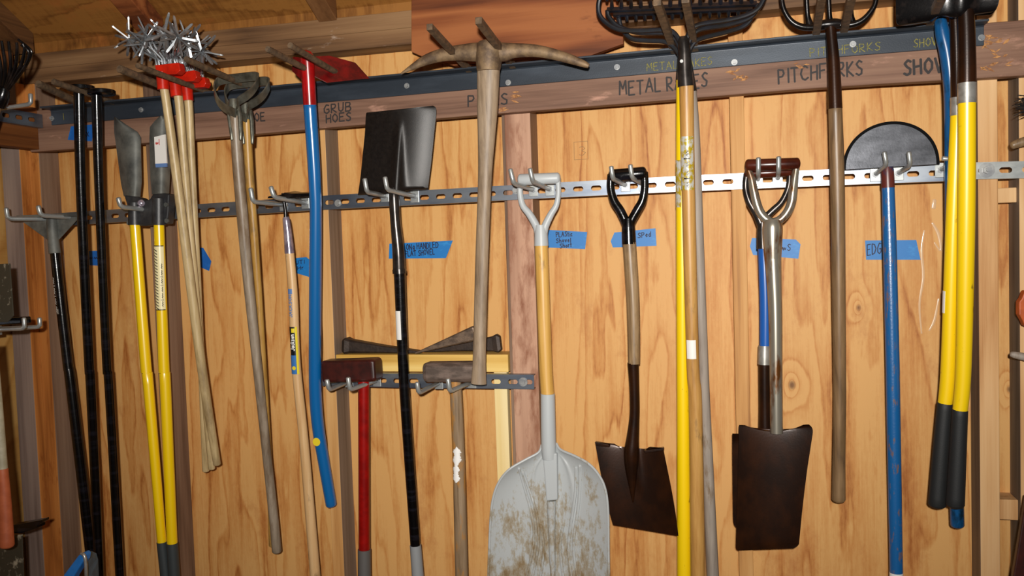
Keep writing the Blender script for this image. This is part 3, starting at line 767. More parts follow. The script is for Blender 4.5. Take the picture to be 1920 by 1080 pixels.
# ---- two black steel bars hung by their heads
for pts, hx, lab in (([(148, 172, 19), (152, 360, 18), (167, 680, 17), (170, 720, 17), (187, 1085, 16)], (134, 169, 168), 'black steel bar hung by its flat head, left one of the pair'),
                     ([(181, 178, 19), (186, 360, 16), (200, 680, 15.5), (204, 720, 15.5), (225, 1085, 15.5)], (168, 213, 176), 'black steel bar hung by its flat head, right one of the pair')):
    o = thing('tamping_bar', lab, 'steel bar', at(pts[0][0], pts[0][1], -.27), 'black steel bars')
    sub('shaft', T(pts, -.275, -.15), m_black, o)
    c = at((hx[0]+hx[1])/2, hx[2]-2, -.262)
    sub('head', MB().tube([c+V((0, 0, -.006)), c+V((0, 0, -.004)), c+V((0, 0, .006)), c+V((0, 0, .008))], [.037, .04, .04, .037], 24), m_black, o)

# ---- post hole digger
m_bracket = paint('dull_black_casting', '#26272a', '#3a3a3a', lo=.45, hi=.68, scale=(30, 30, 30), rough=.42, bump=.2)
o = thing('post_hole_digger', 'post hole digger with two grey blades and two yellow handles', 'post hole digger', at(275, 400, -.17))
def trough(rows, Y, s):
    return MB().grid(blade_grid(rows, Y, lambda u, v: -.030*(u*u)*(.5+.5*v)+s*u*.008, 24, 12, True), .0025)
bl = [((214, 219), (217, 220)), ((213.5, 231), (235, 233)), ((214, 249), (257, 247)), ((216, 262), (263, 257)), ((221, 300), (264, 297)), ((227, 345), (265, 340)), ((232, 368), (262, 372))]
br = [((299, 218), (306, 216)), ((290, 227), (317, 222)), ((281, 238), (319, 234)), ((280, 260), (319, 256)), ((281, 300), (319, 297)), ((282, 335), (318, 332)), ((285, 364), (316, 366))]
sub('blade', trough(bl, -.172, 1), m_galv, o)
rb = sub('blade', trough(br, -.172, -1), m_galv, o)
q = [at(a, b, -.1785) for a, b in [(289, 257), (309, 252), (312, 306), (291, 307)]]
st = sub('sticker', MB().slab(q, (0, .006, 0)), m_white, rb, smooth=False)
q = [at(a, b, -.1787) for a, b in [(291, 307), (312, 306), (312, 313), (292, 314)]]
sub('sticker_band', MB().slab(q, (0, .006, 0)), m_printblue, rb, smooth=False)
sub('printed_marks', scribe(MB(), '~|', (292, 272), (299, 271), 9, -.1788, .0022), m_labelred, rb, smooth=False)
bk = [(232, 366), (241, 396), (240, 423), (272, 424), (288, 421), (313, 420), (316, 394), (317, 364), (306, 362), (286, 364), (280, 374), (270, 376), (262, 371), (250, 368)]
bracket = sub('bracket', MB().slab([at(a, b, -.183) for a, b in bk], (0, .034, 0)), m_bracket, o, smooth=False, bevel=.004)
sub('bolt', MB().tube([at(265, 381, -.183), at(265, 381, -.189), at(265, 381, -.192)], [.012, .010, .004], 14), m_chrome, bracket)
for (a, b) in ((313, 384), (314, 414), (243, 418)):
    sub('nut', MB().disc(at(a, b, -.182), (0, -1, 0), .0075, .006, 6), m_galv, bracket, angle=30)
sub('socket', T([(298, 372, 25), (298, 422, 25)], -.183, n=1), m_bracket, bracket)
sub('socket', T([(252, 380, 22), (253, 422, 24)], -.180, n=1), m_bracket, bracket)
hl = [(253, 420, 19), (273, 680, 20), (278, 720, 19.5), (303.5, 1016, 17)]
hr = [(298, 420, 19), (307, 680, 20), (310, 720, 20), (323, 1018, 19)]
a = sub('handle', T(hl, -.183, -.165), m_yellow, o); b = sub('handle', T(hr, -.183, -.165), m_yellow, o)
sub('grip', T([(303.5, 1016, 19), (313, 1100, 20)], -.165, -.16, n=1), m_rubber_dark, a); sub('grip', T([(323, 1018, 21), (328, 1100, 22)], -.165, -.16, n=1), m_rubber_dark, b)
hp = (hr, -.183, -.165); p0, r0 = pt_on(hp, 581); p1, _ = pt_on(hp, 460)
stk = sub('sticker', sleeve(MB(), p0, p1, r0, r0, -1.3, 1.35, m=3), m_cream, b)
mb = MB(); ax, Lm, n_, b_ = cyl_frame(p0, p1)
def on_cyl(t, a, l=.0014): return p0+ax*(Lm*t)+(n_*math.cos(a)+b_*math.sin(a))*(r0+l)
for i in range(20):
    t = .02+i*.047
    q = [(-1.27+.18*j, t+.05-.0075*j) for j in range(9)]
    for (a0, t0), (a1, t1) in zip(q, q[1:]):
        mb.add([on_cyl(t0, a0), on_cyl(t1, a1), on_cyl(t1+.014, a1), on_cyl(t0+.014, a0)], [(0, 1, 2, 3)])
for t in (0, .985): mb.add([on_cyl(t, -1.3+.26*i) for i in range(11)]+[on_cyl(t+.015, -1.3+.26*i) for i in range(11)], [(i, i+1, i+12, i+11) for i in range(10)])
sub('stripes', mb, m_labelblack, stk, smooth=False)
sub('printed_marks', wrap_text(MB(), '~|~~|~|~~', p0+ax*(Lm*.06), p0+ax*(Lm*.72), r0, .78, .0062, .0019, .0014), m_labelblack, stk, smooth=False)

# ---- three rotary cultivators
def star(c, R, seed, n=13):
    rnd = random.Random(seed); mb = MB(); g = math.pi*(3-math.sqrt(5))
    for i in range(n):
        z = 1-2*(i+.5)/n; rr = math.sqrt(1-z*z); a = g*i+seed
        d = V((rr*math.cos(a), z*.75, rr*math.sin(a))).normalized()
        up = V((0, 0, 1)) if abs(d.z) < .8 else V((1, 0, 0)); s1 = d.cross(up).normalized(); s2 = d.cross(s1)
        tw = rnd.uniform(0, 3); e1 = s1*math.cos(tw)+s2*math.sin(tw); e2 = d.cross(e1); L = R*rnd.uniform(.85, 1.1)
        mb.loft([[c+d*t+e1*(x*w_)+e2*(y*h_) for x, y in ((-1, -1), (1, -1), (1, 1), (-1, 1))] for t, w_, h_ in ((.002, .003, .0018), (L*.85, .0034, .002), (L*.95, .0026, .0016), (L, .0008, .0008))])
    return mb
CU = [([(305, 150, 16), (313, 200, 16), (331, 330, 17), (377, 680, 17.5), (407, 870, 14)], -.30, -.15, [(290, 122), (334, 117), (338, 132), (330, 139), (293, 140)], (306, 168), [(242, 73), (277, 70), (308, 65), (334, 70)], 'tan cultivator handle nearest the room, reaching right across the other two'),
      ([(328, 160, 16), (336, 195, 16), (348, 340, 15), (375, 640, 14), (397, 878, 13)], -.255, -.125, [(320, 139), (364, 131), (369, 145), (362, 152), (322, 154)], (331, 181), [(296, 80), (322, 82), (352, 78), (268, 82)], 'tan cultivator in the middle of the bunch of three'),
      ([(350, 170, 16), (354, 200, 16), (361, 340, 14), (374, 600, 13), (386, 882, 13)], -.215, -.10, [(348, 150), (382, 144), (386, 156), (382, 163), (350, 166)], (352, 189), [(370, 86), (342, 92), (316, 94), (378, 96)], 'tan cultivator hanging rearmost, its clamp furthest right')]
for k, (hp, ya, yb, br, slv, hubs, lab) in enumerate(CU):
    o = thing('garden_cultivator', lab, 'cultivator', at(hp[0][0], hp[0][1], ya), 'star wheel cultivators')
    sub('handle', T(hp, ya, yb, round_=True), (m_h_tan, m_h_tan, m_h_tan)[k], o)
    cl = sub('clamp', MB().slab([at(a, b, ya-.014) for a, b in br], (0, .028, 0)), m_redclamp, o, smooth=False, bevel=.002)
    sub('sleeve', T([(hp[0][0]-1, br[4][1]-4, 23), (slv[0], slv[1], 21)], ya-.001, n=1), m_redclamp, cl)
    hub3 = [at(a, b, ya-.01-.02*i) for i, (a, b) in enumerate(hubs)]
    sub('axle', MB().tube(sorted(hub3, key=lambda p: p.x), .004, 8), m_silver, o)
    for i, hb in enumerate(hub3):
        sub('star_wheel', star(hb, .060, k*7+i*3+1), m_silver, o, smooth=False)
    mb = MB()
    for i in range(4):
        s_ = at(br[0][0]+4+(br[1][0]-br[0][0]-8)*i/3, br[0][1]+2, ya+.005*(i-1)); e_ = hub3[i % len(hub3)] if i < 3 else (hub3[1]+hub3[2])/2
        e_ = sorted(hub3, key=lambda p: p.x)[i]
        mb.tube([s_, s_+V((0, -.004, .02)), s_+(e_-s_)*.6+V((0, -.01, 0)), e_], .0036, 8)
        mb.tube([s_+V((.008, 0, 0)), s_+V((.008, -.004, .02)), s_+(e_-s_)*.6+V((.012, -.01, .004)), e_+V((.01, 0, 0))], .003, 8)
    sub('fork_wires', mb, m_silver, o)

# ---- two stirrup hoes
def stirrup(dx, dy, Y, hp, ya, yb, mat, lab):
    o = thing('stirrup_hoe', lab, 'hoe', at(hp[0][0], hp[0][1], ya), 'stirrup hoes')
    q = [(441, 212, 0), (422, 203, .0), (409, 190, .0), (402, 172, .012), (405, 158, .03), (416, 150, .045), (448, 146, .05), (478, 143, .045), (485, 149, .03), (476, 167, .012), (462, 180, .0), (448, 189, 0), (443, 200, 0), (441, 212, 0)]
    path = [at(a+dx, b+dy, Y-.03+d) for a, b, d in smooth_path(q, 4)]
    sub('stirrup', MB().ribbon(path, (.35, -.6, .75), .029, .004), m_oldsteel, o, angle=40)
    hd = sub('handle', T(hp, ya, yb, round_=True), mat, o)
    f = MB()
    x, y, w_ = hp[0]
    for s_ in (-1, 1):
        f.tube([at(x+s_*9-2, y-12, ya-.006), at(x+s_*10, y+8, ya-.006), at(x+s_*9+2, y+30, ya-.006), at(x+s_*8+3, y+50, ya-.008)], [.006, .0065, .006, .0045], 10, True)
    f.tube([at(x-2, y-26, ya), at(x-1, y-10, ya), at(x, y+6, ya)], [.013, .017, .0165], 14)
    sub('ferrule', f, m_oldsteel, o)
    return o
stirrup(0, 0, -.275, [(440, 212, 19), (447, 320, 21), (463, 500, 20), (482, 680, 18), (500, 850, 17), (512, 960, 17.5), (519, 1033, 18)], -.285, -.13, m_h_hoe, 'stirrup hoe with a grey worn handle, the front one of two')
stirrup(20, 9, -.235, [(462, 219, 18), (467, 320, 17), (478, 460, 15), (490, 640, 14), (506, 900, 13), (511, 1022, 14)], -.235, -.10, m_h_gold, 'stirrup hoe with a golden brown handle, behind the grey handled one')

# ---- thin hoe with printed handle
hp = [(543, 472, 17), (550, 560, 18), (555, 680, 17.5), (571, 840, 18), (592, 1090, 20)]
o = thing('garden_hoe', 'thin hoe with a polished ferrule and a pale printed handle', 'hoe', at(540, 470, -.15))
hd = sub('handle', T(hp, -.155, -.105), m_h_new, o)
sub('ferrule', T([(536, 407, 11), (537, 414, 14), (540, 440, 16), (543, 475, 18.5)], -.16, -.155), m_chrome, o)
sub('neck', T([(531, 362, 7), (532, 375, 6.5), (535, 395, 7), (536, 410, 8)], -.165, -.16), m_blacksteel, o)
bp = [(501, 372), (503, 368), (524, 366), (533, 361), (546, 363), (582, 362), (583, 368), (540, 372)]
sub('blade', MB().slab([at(a, b, -.20) for a, b in bp], (0, .065, .008)), m_blacksteel, o, smooth=False, bevel=.0015)
P_ = (hp, -.155, -.105); p0, r0 = pt_on(P_, 594); p1, _ = pt_on(P_, 541)
sub('lettering', wrap_text(MB(), 'JACKSON', p0, p0+(p1-p0)*.78, r0, -.2, .010, .0024, .0006), m_printblue, hd, smooth=False)
sub('printed_block', sleeve(MB(), p0+(p1-p0)*.82, p1, r0, r0, -.75, .35, .0004), m_printblue, hd)
p0, r0 = pt_on(P_, 700); p1, _ = pt_on(P_, 612)
stk = sub('sticker', sleeve(MB(), p0, p1, r0, r0, -1.2, 1.0), m_labelblack, hd)
sub('sticker_edge', sleeve(MB(), p0, p1, r0, r0, .55, 1.0, .0012), m_labelyellow, stk)
sub('sticker_panel', sleeve(MB(), p0, p0+(p1-p0)*.40, r0, r0, -1.2, .5, .0012), m_labelblue, stk)
sub('lettering', wrap_text(MB(), 'Jackson', p0+(p1-p0)*.5, p0+(p1-p0)*.84, r0, -.1, .012, .0026, .0016), m_white, stk, smooth=False)
c0 = p0+(p1-p0)*.13; ax, Lm, n_, b_ = cyl_frame(p0, p1)
sub('seal', MB().disc(c0+n_*(r0+.0012), n_, .006, .0006, 16), m_labelyellow, stk)
sub('sticker_tab', sleeve(MB(), p0+(p1-p0)*.88, p0+(p1-p0)*.97, r0, r0, -.2, .5, .0013), m_labelyellow, stk)

# ---- grub hoe with bent blue handle
top = [(574, 106, 25), (576, 112, 26), (579, 160, 25), (581, 197, 24.5)]
mid = [(581, 197, 24.5), (588, 300, 24), (591, 360, 23), (592, 395, 22.5), (591.5, 500, 23.5), (590.5, 680, 23.5), (592, 750, 23.5), (597, 805, 23), (606, 860, 22), (621, 946, 21)]
o = thing('grub_hoe', 'grub hoe with a bent glossy blue handle and red head', 'grub hoe', at(580, 197, -.27))
hd = sub('handle', T(mid, -.275, -.135, round_=True, n=8, seg=20), m_blue, o)
sub('collar', T(top, -.29, -.2749, n=6, seg=20), m_redpaint, o)
c = at(594, 826, -.17); c, r0 = pt_on((mid, -.275, -.135), 826)
sub('sticker', MB().disc(c+V((-.002, -r0-.0003, 0)), (-.05, -1, -.02), .0125, .0012, 18), m_labelyellow, hd)
def at_plane(px, py, p0, nn): d = ray(px, py); return CAM+d*((p0-CAM).dot(nn)/d.dot(nn))
g0, g1, g2 = at(586, 142, -.285), at(586, 108, -.265), at(692, 147, -.185); gn = (g1-g0).cross(g2-g0).normalized()
bd = [(584, 106), (617, 104), (665, 117), (692, 147), (668, 149), (612, 155), (586, 142)]
sub('blade', MB().slab([at_plane(a, b, g0, gn) for a, b in bd], (.0, .006, .0)), m_maroon, o, smooth=False, bevel=.0012)
bd = [((568, 108), -.292), ((549, 106), -.29), ((547, 133), -.285), ((566, 151), -.285)]
sub('poll', MB().slab([at(a, b, y) for (a, b), y in bd], (.0, .012, .0)), m_maroon, o, smooth=False, bevel=.0012)

# ---- long handled flat shovel, upside down
o = thing('flat_shovel', 'long handled flat shovel hung upside down, dark square blade and black handle', 'shovel', at(738, 365, -.17))
rows = [((688, 211), (812, 198)), ((686, 216), (818, 207)), ((684, 250), (814, 250)), ((680, 290), (809, 300)), ((676, 330), (804, 340)), ((671, 366), (802, 356))]
def pf(u, v):
    tt = max(0, min(1, (v-.27)/.7)); rid = .024*tt**.7*gauss(u+.06-.12*v, .05+.17*tt)
    return rid-.022*u*u+.01*(1-v) + (-.02*max(0, v-.94)/.06 if abs(u) > .35 else 0)
sub('blade', MB().grid(blade_grid(rows, -.165, pf, 26, 28), .0022), m_flatshovel, o, angle=60)
sub('socket', T([(738, 352, 14), (739, 372, 20), (742, 420, 20), (747, 470, 23), (748.5, 511, 24)], -.178, -.165), m_darksteel, o)
hp = [(749, 508, 22), (756, 680, 20), (763, 800, 19.5), (779, 1024, 19)]
hd = sub('handle', T(hp, -.165, -.14), m_black, o)
sub('collar', T([(748.5, 505, 26), (749, 513, 26)], -.165, n=1), m_darksteel, o)
sub('grip', T([(779, 1022, 21.5), (785, 1100, 23)], -.14, -.135, n=1), m_rubber_grey, hd)
p0, r0 = pt_on((hp, -.165, -.14), 636); p1, _ = pt_on((hp, -.165, -.14), 582)
sub('sticker', sleeve(MB(), p0, p1, r0, r0, -1.5, .25), m_white, hd)

# ---- sledgehammer with red handle
def chamfer_bar(A, B, hw, hd_, ch, end=.012, n=8):
    ax = (B-A).normalized(); up = V((0, 0, 1)); up = (up-ax*up.dot(ax)).normalized(); sd = ax.cross(up)
    def ring(p, s_): 
        w_, h_ = hd_*s_, hw*s_; c = ch*s_
        return [p+sd*x+up*y for x, y in ((-w_+c, -h_), (w_-c, -h_), (w_, -h_+c), (w_, h_-c), (w_-c, h_), (-w_+c, h_), (-w_, h_-c), (-w_, -h_+c))]
    return MB().loft([ring(A, .86), ring(A+ax*end, 1), ring(B-ax*end, 1), ring(B, .86)])
o = thing('sledgehammer', 'sledgehammer with a dark red head and bright red handle', 'sledgehammer', at(683, 700, -.165))
A, B = at(610.5, 695, -.165), at(710.5, 692, -.165)
sub('head', chamfer_bar(A, B, .033, .032, .006, .006), m_deepred, o, smooth=False, bevel=.004)
hp = [(682, 676, 22), (682, 730, 21.5), (682.5, 880, 21), (683, 1032, 21.5)]
hd = sub('handle', T(hp, -.165+.0, -.14), m_redhandle, o)
sub('grip', T([(683, 1030, 24.5), (683.5, 1100, 25)], -.14, n=1), m_greygrip, hd)

# ---- old grey hammer
o = thing('sledgehammer', 'old hammer with a weathered grey head and a peeling wooden handle', 'sledgehammer', at(856, 705, -.165))
A, B = at(797.5, 697, -.163), at(908, 696, -.163)
sub('head', chamfer_bar(A, B, .029, .029, .012), m_hammeriron, o, smooth=False, bevel=.004)
hp = [(853, 700, 22), (855, 740, 23), (860, 860, 23.5), (866, 1090, 25)]
hd = sub('handle', T(hp, -.163, -.135), m_h_chip, o)
# splash of white paint that follows the handle
rnd = random.Random(3); mb = MB(); P_ = (hp, -.163, -.135)
p0, r0 = pt_on(P_, 902); p1, r1 = pt_on(P_, 834); ax, Lm, n_, b_ = cyl_frame(p0, p1)
NR, NC = 40, 10; V_ = []
for i in range(NR+1):
    t = i/NR; mid_ = -.1-.16*math.sin(t*5+.5)+rnd.uniform(-.06, .06); w_ = (.52+.2*math.sin(t*17)*math.sin(t*7+1)+rnd.uniform(-.12, .12))*(min(1, t*9)*min(1, (1-t)*9))**.6
    for j in range(NC+1):
        a_ = mid_+w_*(j/NC*2-1); V_.append(p0+ax*(Lm*t)+(n_*math.cos(a_)+b_*math.sin(a_))*((r0+(r1-r0)*t)+.0004+.0014*(1-(j/NC*2-1)**2)))
mb.add(V_, [(i*(NC+1)+j, i*(NC+1)+j+1, (i+1)*(NC+1)+j+1, (i+1)*(NC+1)+j) for i in range(NR) for j in range(NC)])
sub('paint_splash', mb, m_whitepaint, hd)

# ---- pickaxe
o = thing('pickaxe', 'pickaxe with a rusty curved head and a long weathered wooden handle', 'pickaxe', at(915, 125, -.27))
q = [(752, 138, 3), (775, 125, 12), (800, 112, 20), (830, 103, 25), (862, 99, 30), (895, 98, 36), (940, 98, 36), (965, 95, 28), (1000, 95, 24), (1035, 101, 21), (1070, 111, 18), (1095, 120, 13), (1104, 124, 8)]
p, r = px_tube(q, -.275, -.265, 5)
sub('head', MB().tube(p, r, 10, False, (.75, 1)), m_rustiron, o, angle=50)
sub('eye', T([(918, 78, 40), (918, 84, 48), (917, 105, 50), (916, 126, 46), (916, 134, 43)], -.272, n=4, seg=20), m_rustiron, o)
hp = [(916, 126, 44), (914, 200, 40), (912, 262, 33), (909, 340, 26.5), (903, 500, 25), (899, 660, 25), (898, 698, 27), (897.5, 719, 30)]
sub('handle', T(hp, -.272, -.228, n=7, seg=20, flat=(.75, 1)), m_h_grey, o)

# ---- shelf and wedges
zsh = at(800, 662, -.05).z
xl, xr_ = xs1+.001, xc0-.008
o = obj('shelf_board', MB().box((xl, -.086, zsh-.052), (xr_, -.002, zsh)), m_yellowpine, origin=V((xl, -.04, zsh-.05)), smooth=False, bevel=.002,
        label='short yellow pine shelf carrying the iron wedges between two studs', cat='shelf')
xb0, xb1 = fx(929, 800, -.088), fx(953, 800, -.088)
o = obj('support_batten', MB().box((xb0, -.0865, 0), (min(xb1, xr_), -.06, zsh-.0525)), m_yellowpine_v, origin=V((xb0, -.08, 0)), smooth=False, bevel=.001,
        label='pale new batten standing under the right end of the yellow shelf', cat='batten')
def wedge(A, B, ha, hb, wa, wb, mat, lab, head=False):
    ax = (B-A).normalized(); up = V((0, 0, 1)); up = (up-ax*up.dot(ax)).normalized(); sd = ax.cross(up); L = (B-A).length
    def ring(p, h_, w_):
        c = min(h_, w_)*.3
        return [p+sd*x+up*y for x, y in ((-w_+c, -h_), (w_-c, -h_), (w_, -h_+c), (w_, h_-c), (w_-c, h_), (-w_+c, h_), (-w_, h_-c), (-w_, -h_+c))]
    st = [(0, ha*.75, wa*.75), (.04, ha, wa), (.1, ha*(.8 if head else .95), wa*(.85 if head else .97)), (.5, (ha*.75+hb)*.5, (wa+wb)*.48), (1, hb, wb)] if head else [(0, ha*.85, wa*.85), (.03, ha, wa), (.5, (ha+hb)*.5, (wa+wb)*.5), (1, hb, wb)]
    mb = MB().loft([ring(A+ax*L*t, h_, w_) for t, h_, w_ in st])
    m = (A+B)/2
    return obj('splitting_wedge', mb, mat, origin=V((m.x, m.y, zsh)), smooth=False, bevel=.003, label=lab, cat='wedge', group='iron wedges on the shelf')
def on_shelf(px, Y, z): p = at(px, 662, Y); return V((p.x, Y, zsh+z))
wedge(on_shelf(646, -.052, .025), on_shelf(790, -.05, .004), .026, .003, .024, .016, m_darkiron, 'rusty iron wedge on the yellow shelf pointing right, left of the black handle', True)
wedge(on_shelf(896, -.066, .064), on_shelf(781, -.066, .003), .022, .002, .014, .012, m_wedgeiron, 'grey iron wedge leaning with its tip down on the yellow shelf')
wedge(on_shelf(940, -.03, .028), on_shelf(797, -.026, .004), .028, .003, .012, .012, m_darkiron, 'dark iron wedge with a flared head, lying at the right end of the yellow shelf', True)
# ---- D handle maker
def d_handle(o, grip, left, right, stem, Y, mat, gripmat, seg=14):
    g = sub('grip', T(grip, Y, n=1, seg=18, round_=True), gripmat, o)
    mb = MB(); 
    for s_ in (left, right):
        p, r = px_tube(s_, Y, None, 6); mb.tube(p, r, seg, True)
    p, r = px_tube(stem, Y, None, 4); mb.tube(p, r, 18)
    sub('yoke', mb, mat, o, angle=60)

# ---- pale grey scoop
def scoop_material():
    t = NT('muddy_grey_plastic')
    n = t.noise(t.map((15, 9, 8)), 1, 10, .78); s_ = t.noise(t.map((90, 30, 26)), 1, 5, .75)
    sep = t.n.new('ShaderNodeSeparateXYZ'); t.L(t.tc.outputs['Object'], sep.inputs[0])
    hgt = t.math('MULTIPLY', sep.outputs['Z'], -.42)
    f = t.math('ADD', t.math('ADD', t.math('MULTIPLY', n, .75), t.math('MULTIPLY', s_, .35)), hgt)
    col = t.ramp(f, [(.63, '#b2b6b7'), (.68, '#a39d90'), (.77, '#8a7658'), (.92, '#6e5436')])
    t.bump(n, .1, .001); return t.fin(col, .45)
m_scoop = scoop_material()
o = thing('grain_scoop', 'pale grey plastic scoop shovel with a broad muddy blade and D handle', 'scoop shovel', at(1028, 850, -.19))
d_handle(o, [(976, 337, 22), (1046, 334, 21)], [(976, 338, 11), (975, 362, 11), (980, 385, 12), (993, 402, 14), (1006, 425, 15), (1011, 445, 16)], [(1046, 335, 10), (1047, 362, 10), (1043, 385, 11), (1033, 402, 13), (1022, 425, 15), (1018, 445, 16)],
         [(1014, 422, 22), (1014.5, 440, 25), (1015, 461, 27)], -.168, m_greyplastic, m_greyplastic)
sub('handle', T([(1015, 458, 25), (1023, 680, 25), (1027, 741, 25.5)], -.168, -.165), m_h_varn, o)
sub('socket', T([(1027, 738, 27), (1028, 800, 28), (1029, 845, 28), (1030, 860, 26)], -.168, -.162), m_greyplastic, o)
rows = [((1016, 832), (1043, 830)), ((1010, 848), (1051, 843)), ((985, 862), (1078, 855)), ((955, 880), (1103, 869)), ((936, 903), (1121, 888)), ((925, 932), (1134, 914)), ((920, 970), (1140, 955)), ((917, 1040), (1141, 1030)), ((915, 1110), (1142, 1105)), ((914, 1180), (1143, 1180))]
def pf(u, v):
    rim = .05*abs(u)**2.6
    ribs = .004*(gauss(u+.42-.24*v+.35*max(0, v-.6), .035)+gauss(u-.48+.1*v+.1*max(0, v-.6), .035)+gauss(u+.25-.1*v, .03)*(v > .5)*min(1, (v-.5)*6)+gauss(u-.22+.1*v, .03)*(v > .5)*min(1, (v-.5)*6))*min(1, max(0, (v-.18)*8))
    return rim*min(1, v*3)+ribs+.012*math.sin(v*3.0)*0-.01*v
P = blade_grid(rows, -.155, pf, 44, 72)
bl = sub('blade', MB().grid(P, .003), m_scoop, o, angle=70)
mb = MB()
edge = [row[0] for row in P]; edge2 = [row[-1] for row in P]
mb.tube(edge[1:], .0035, 8).tube(edge2[1:], .0035, 8)
sub('rim', mb, m_scoop, bl)
def on_blade(px, py):
    best = min((v for row in P for v in row), key=lambda v: (proj(v)[0]-px)**2+(proj(v)[1]-py)**2); return at(px, py, best.y-.001)
for q in ([(973, 878), (985, 920), (996, 960), (1001, 1000), (997, 1040), (985, 1090)], [(980, 884), (993, 920), (1005, 960), (1010, 1000), (1007, 1040), (996, 1090)], [(1087, 873), (1087, 920), (1083, 960), (1077, 1000), (1076, 1040), (1084, 1090)], [(1080, 876), (1079, 920), (1074, 960), (1068, 1000), (1066, 1040), (1073, 1090)],
          [(1014, 985), (1019, 1020), (1018, 1050), (1010, 1095)], [(1056, 985), (1050, 1020), (1052, 1050), (1058, 1095)]):
    sub('rib', MB().tube([on_blade(a, b) for a, b in smooth_path(q, 5)], .0045, 8, True), m_scoop, bl)
q = [(1017, 850), (1044, 850), (1045, 938), (1024, 940)]
sub('spine', MB().slab([at(a, b, -.174) for a, b in q], (0, .02, 0)), m_greyplastic, bl, smooth=False, bevel=.004)
sub('spine_ridge', T([(1034, 938, 18), (1034, 980, 15), (1036, 1060, 11), (1037, 1120, 5)], -.158, n=4), m_scoop, bl)

# ---- black D handled square spade
o = thing('square_spade', 'square spade with a black D handle, worn wooden shaft and dark blade', 'spade', at(1187, 700, -.17))
d_handle(o, [(1147, 330, 25), (1207, 325, 25)], [(1146, 328, 15), (1145, 352, 15), (1151, 376, 16), (1163, 395, 17), (1172, 414, 17), (1175, 428, 16)], [(1208, 324, 15), (1209, 350, 15), (1205, 375, 16), (1195, 394, 17), (1184, 414, 17), (1182, 428, 16)],
         [(1178, 410, 22), (1178.5, 430, 25.5), (1179.5, 458, 26.5)], -.168, m_black, m_black)
hp = [(1180, 455, 25.5), (1187, 570, 25), (1189, 682, 23)]
sub('shaft', T(hp, -.168, -.165), m_h_brown, o)
rows = [((1116, 829), (1244, 840)), ((1117, 836), (1245, 848)), ((1123, 870), (1251, 878)), ((1131, 910), (1259, 918)), ((1140, 950), (1267, 965)), ((1149, 984), (1272, 1005))]
def pf(u, v):
    c = u-.08
    cr_ = .016*gauss(c, .09+.05*(1-v))*max(0, min(1, 1-(v-.1)/.55)) if v < .68 else 0
    tread = .016*max(0, 1-v/.05) if abs(c) > .34 else 0
    return cr_+tread+.018*u*u+.006*math.sin(v*3)
P = blade_grid(rows, -.145, pf, 30, 36)
# the shoulders dip on both sides of the socket
for j in range(37):
    u = j/36*2-1; c = abs(u-.08)
    if c < .5:
        d = .022*max(0, min(1, (.5-c)/.25))
        for i in range(5): P[i][j] = P[i][j]+V((0, 0, -d*(1-i/5)))
sub('blade', MB().grid(P, .0022), m_brownsteel, o, angle=60)
for q in ([(1115, 829), (1142, 834), (1143, 839), (1117, 836)], [(1207, 845), (1244, 840), (1245, 845), (1209, 850)]):
    sub('tread', MB().slab([at(a, b, -.174) for a, b in q], (0, .018, 0)), m_brownsteel, o, smooth=False, bevel=.0015)
sub('socket', T([(1187, 680, 22), (1189, 720, 19.5), (1190, 765, 19), (1189, 790, 20), (1186.5, 820, 24), (1184, 850, 29), (1184, 880, 24), (1185.5, 915, 12), (1187, 942, 3)], -.165, -.152), m_brownsteel, o)

# ---- bow rakes
def rake(Y, bowL, bowR, bar, tdir, tl, neck, lab, hp, hmat, ya, yb, extra=None):
    o = thing('bow_rake', lab, 'rake', at(neck[0], neck[1], Y), 'bow rakes on the third pair of bars')
    mb = MB()
    for q in (bowL, bowR):
        p, r = px_tube([(a, b, 9.5) for a, b in q], Y-.03, Y, 6); mb.tube(p, r, 10, True)
    sub('bow', mb, m_blacksteel_blue, o)
    A, B = at(*bar[0], Y-.03), at(*bar[1], Y-.03); mb = MB().ribbon([A, (A+B)/2, B], (0, .6, .8), .014, .007)
    n = 15
    for i in range(n):
        c = A+(B-A)*(i+.5)/n; d = V(tdir).normalized()
        mb.tube([c, c+d*tl*.5, c+d*tl*.85, c+d*tl], [.0058, .0052, .004, .0015], 7)
    sub('rake_head', mb, m_blacksteel_blue, o)
    hd = sub('handle', T(hp, ya, yb), hmat, o)
    return o, hd
m_blacksteel_blue = paint('blue_black_steel', '#0b0c10', '#131823', lo=.4, hi=.62, rough=.33, metal=.15, spec=.9)
hpw = [(1287, 158, 27), (1290, 330, 25.5), (1299, 680, 24), (1304, 760, 25), (1309, 1090, 28)]
o, hd = rake(-.245, [(1128, -16), (1122, 12), (1128, 34), (1156, 54), (1194, 58), (1242, 56), (1260, 59), (1273, 74), (1279, 90)], [(1438, -22), (1432, -2), (1420, 17), (1398, 29), (1362, 38), (1316, 45), (1297, 54), (1288, 72), (1284, 90)],
             ((1128, -9), (1437, -21)), (-.05, .2, -1), .016, (1282, 90), 'front bow rake with a honey coloured handle and worn label', hpw, m_h_rake, -.24, -.15)
sub('ferrule', T([(1281, 68, 14), (1281.5, 76, 20), (1283, 92, 23.5), (1284, 130, 27), (1286, 162, 31)], -.252, -.24), m_darksteel, o)
sub('rivet', MB().disc(at(1278, 115, -.262), (0, -1, 0), .0042, .003, 10), m_nut, o)
P_ = (hpw, -.24, -.15); p0, r0 = pt_on(P_, 356); p1, r1 = pt_on(P_, 256)
m_wornlabel = paint('worn_silver_label', '#c6c6c0', '#b49a1c', lo=.44, hi=.56, scale=(80, 80, 60), rough=.3, metal=.2)
lb = sub('sticker', sleeve(MB(), p0, p1, r0, r1, -1.35, .95, m=3), m_wornlabel, hd)
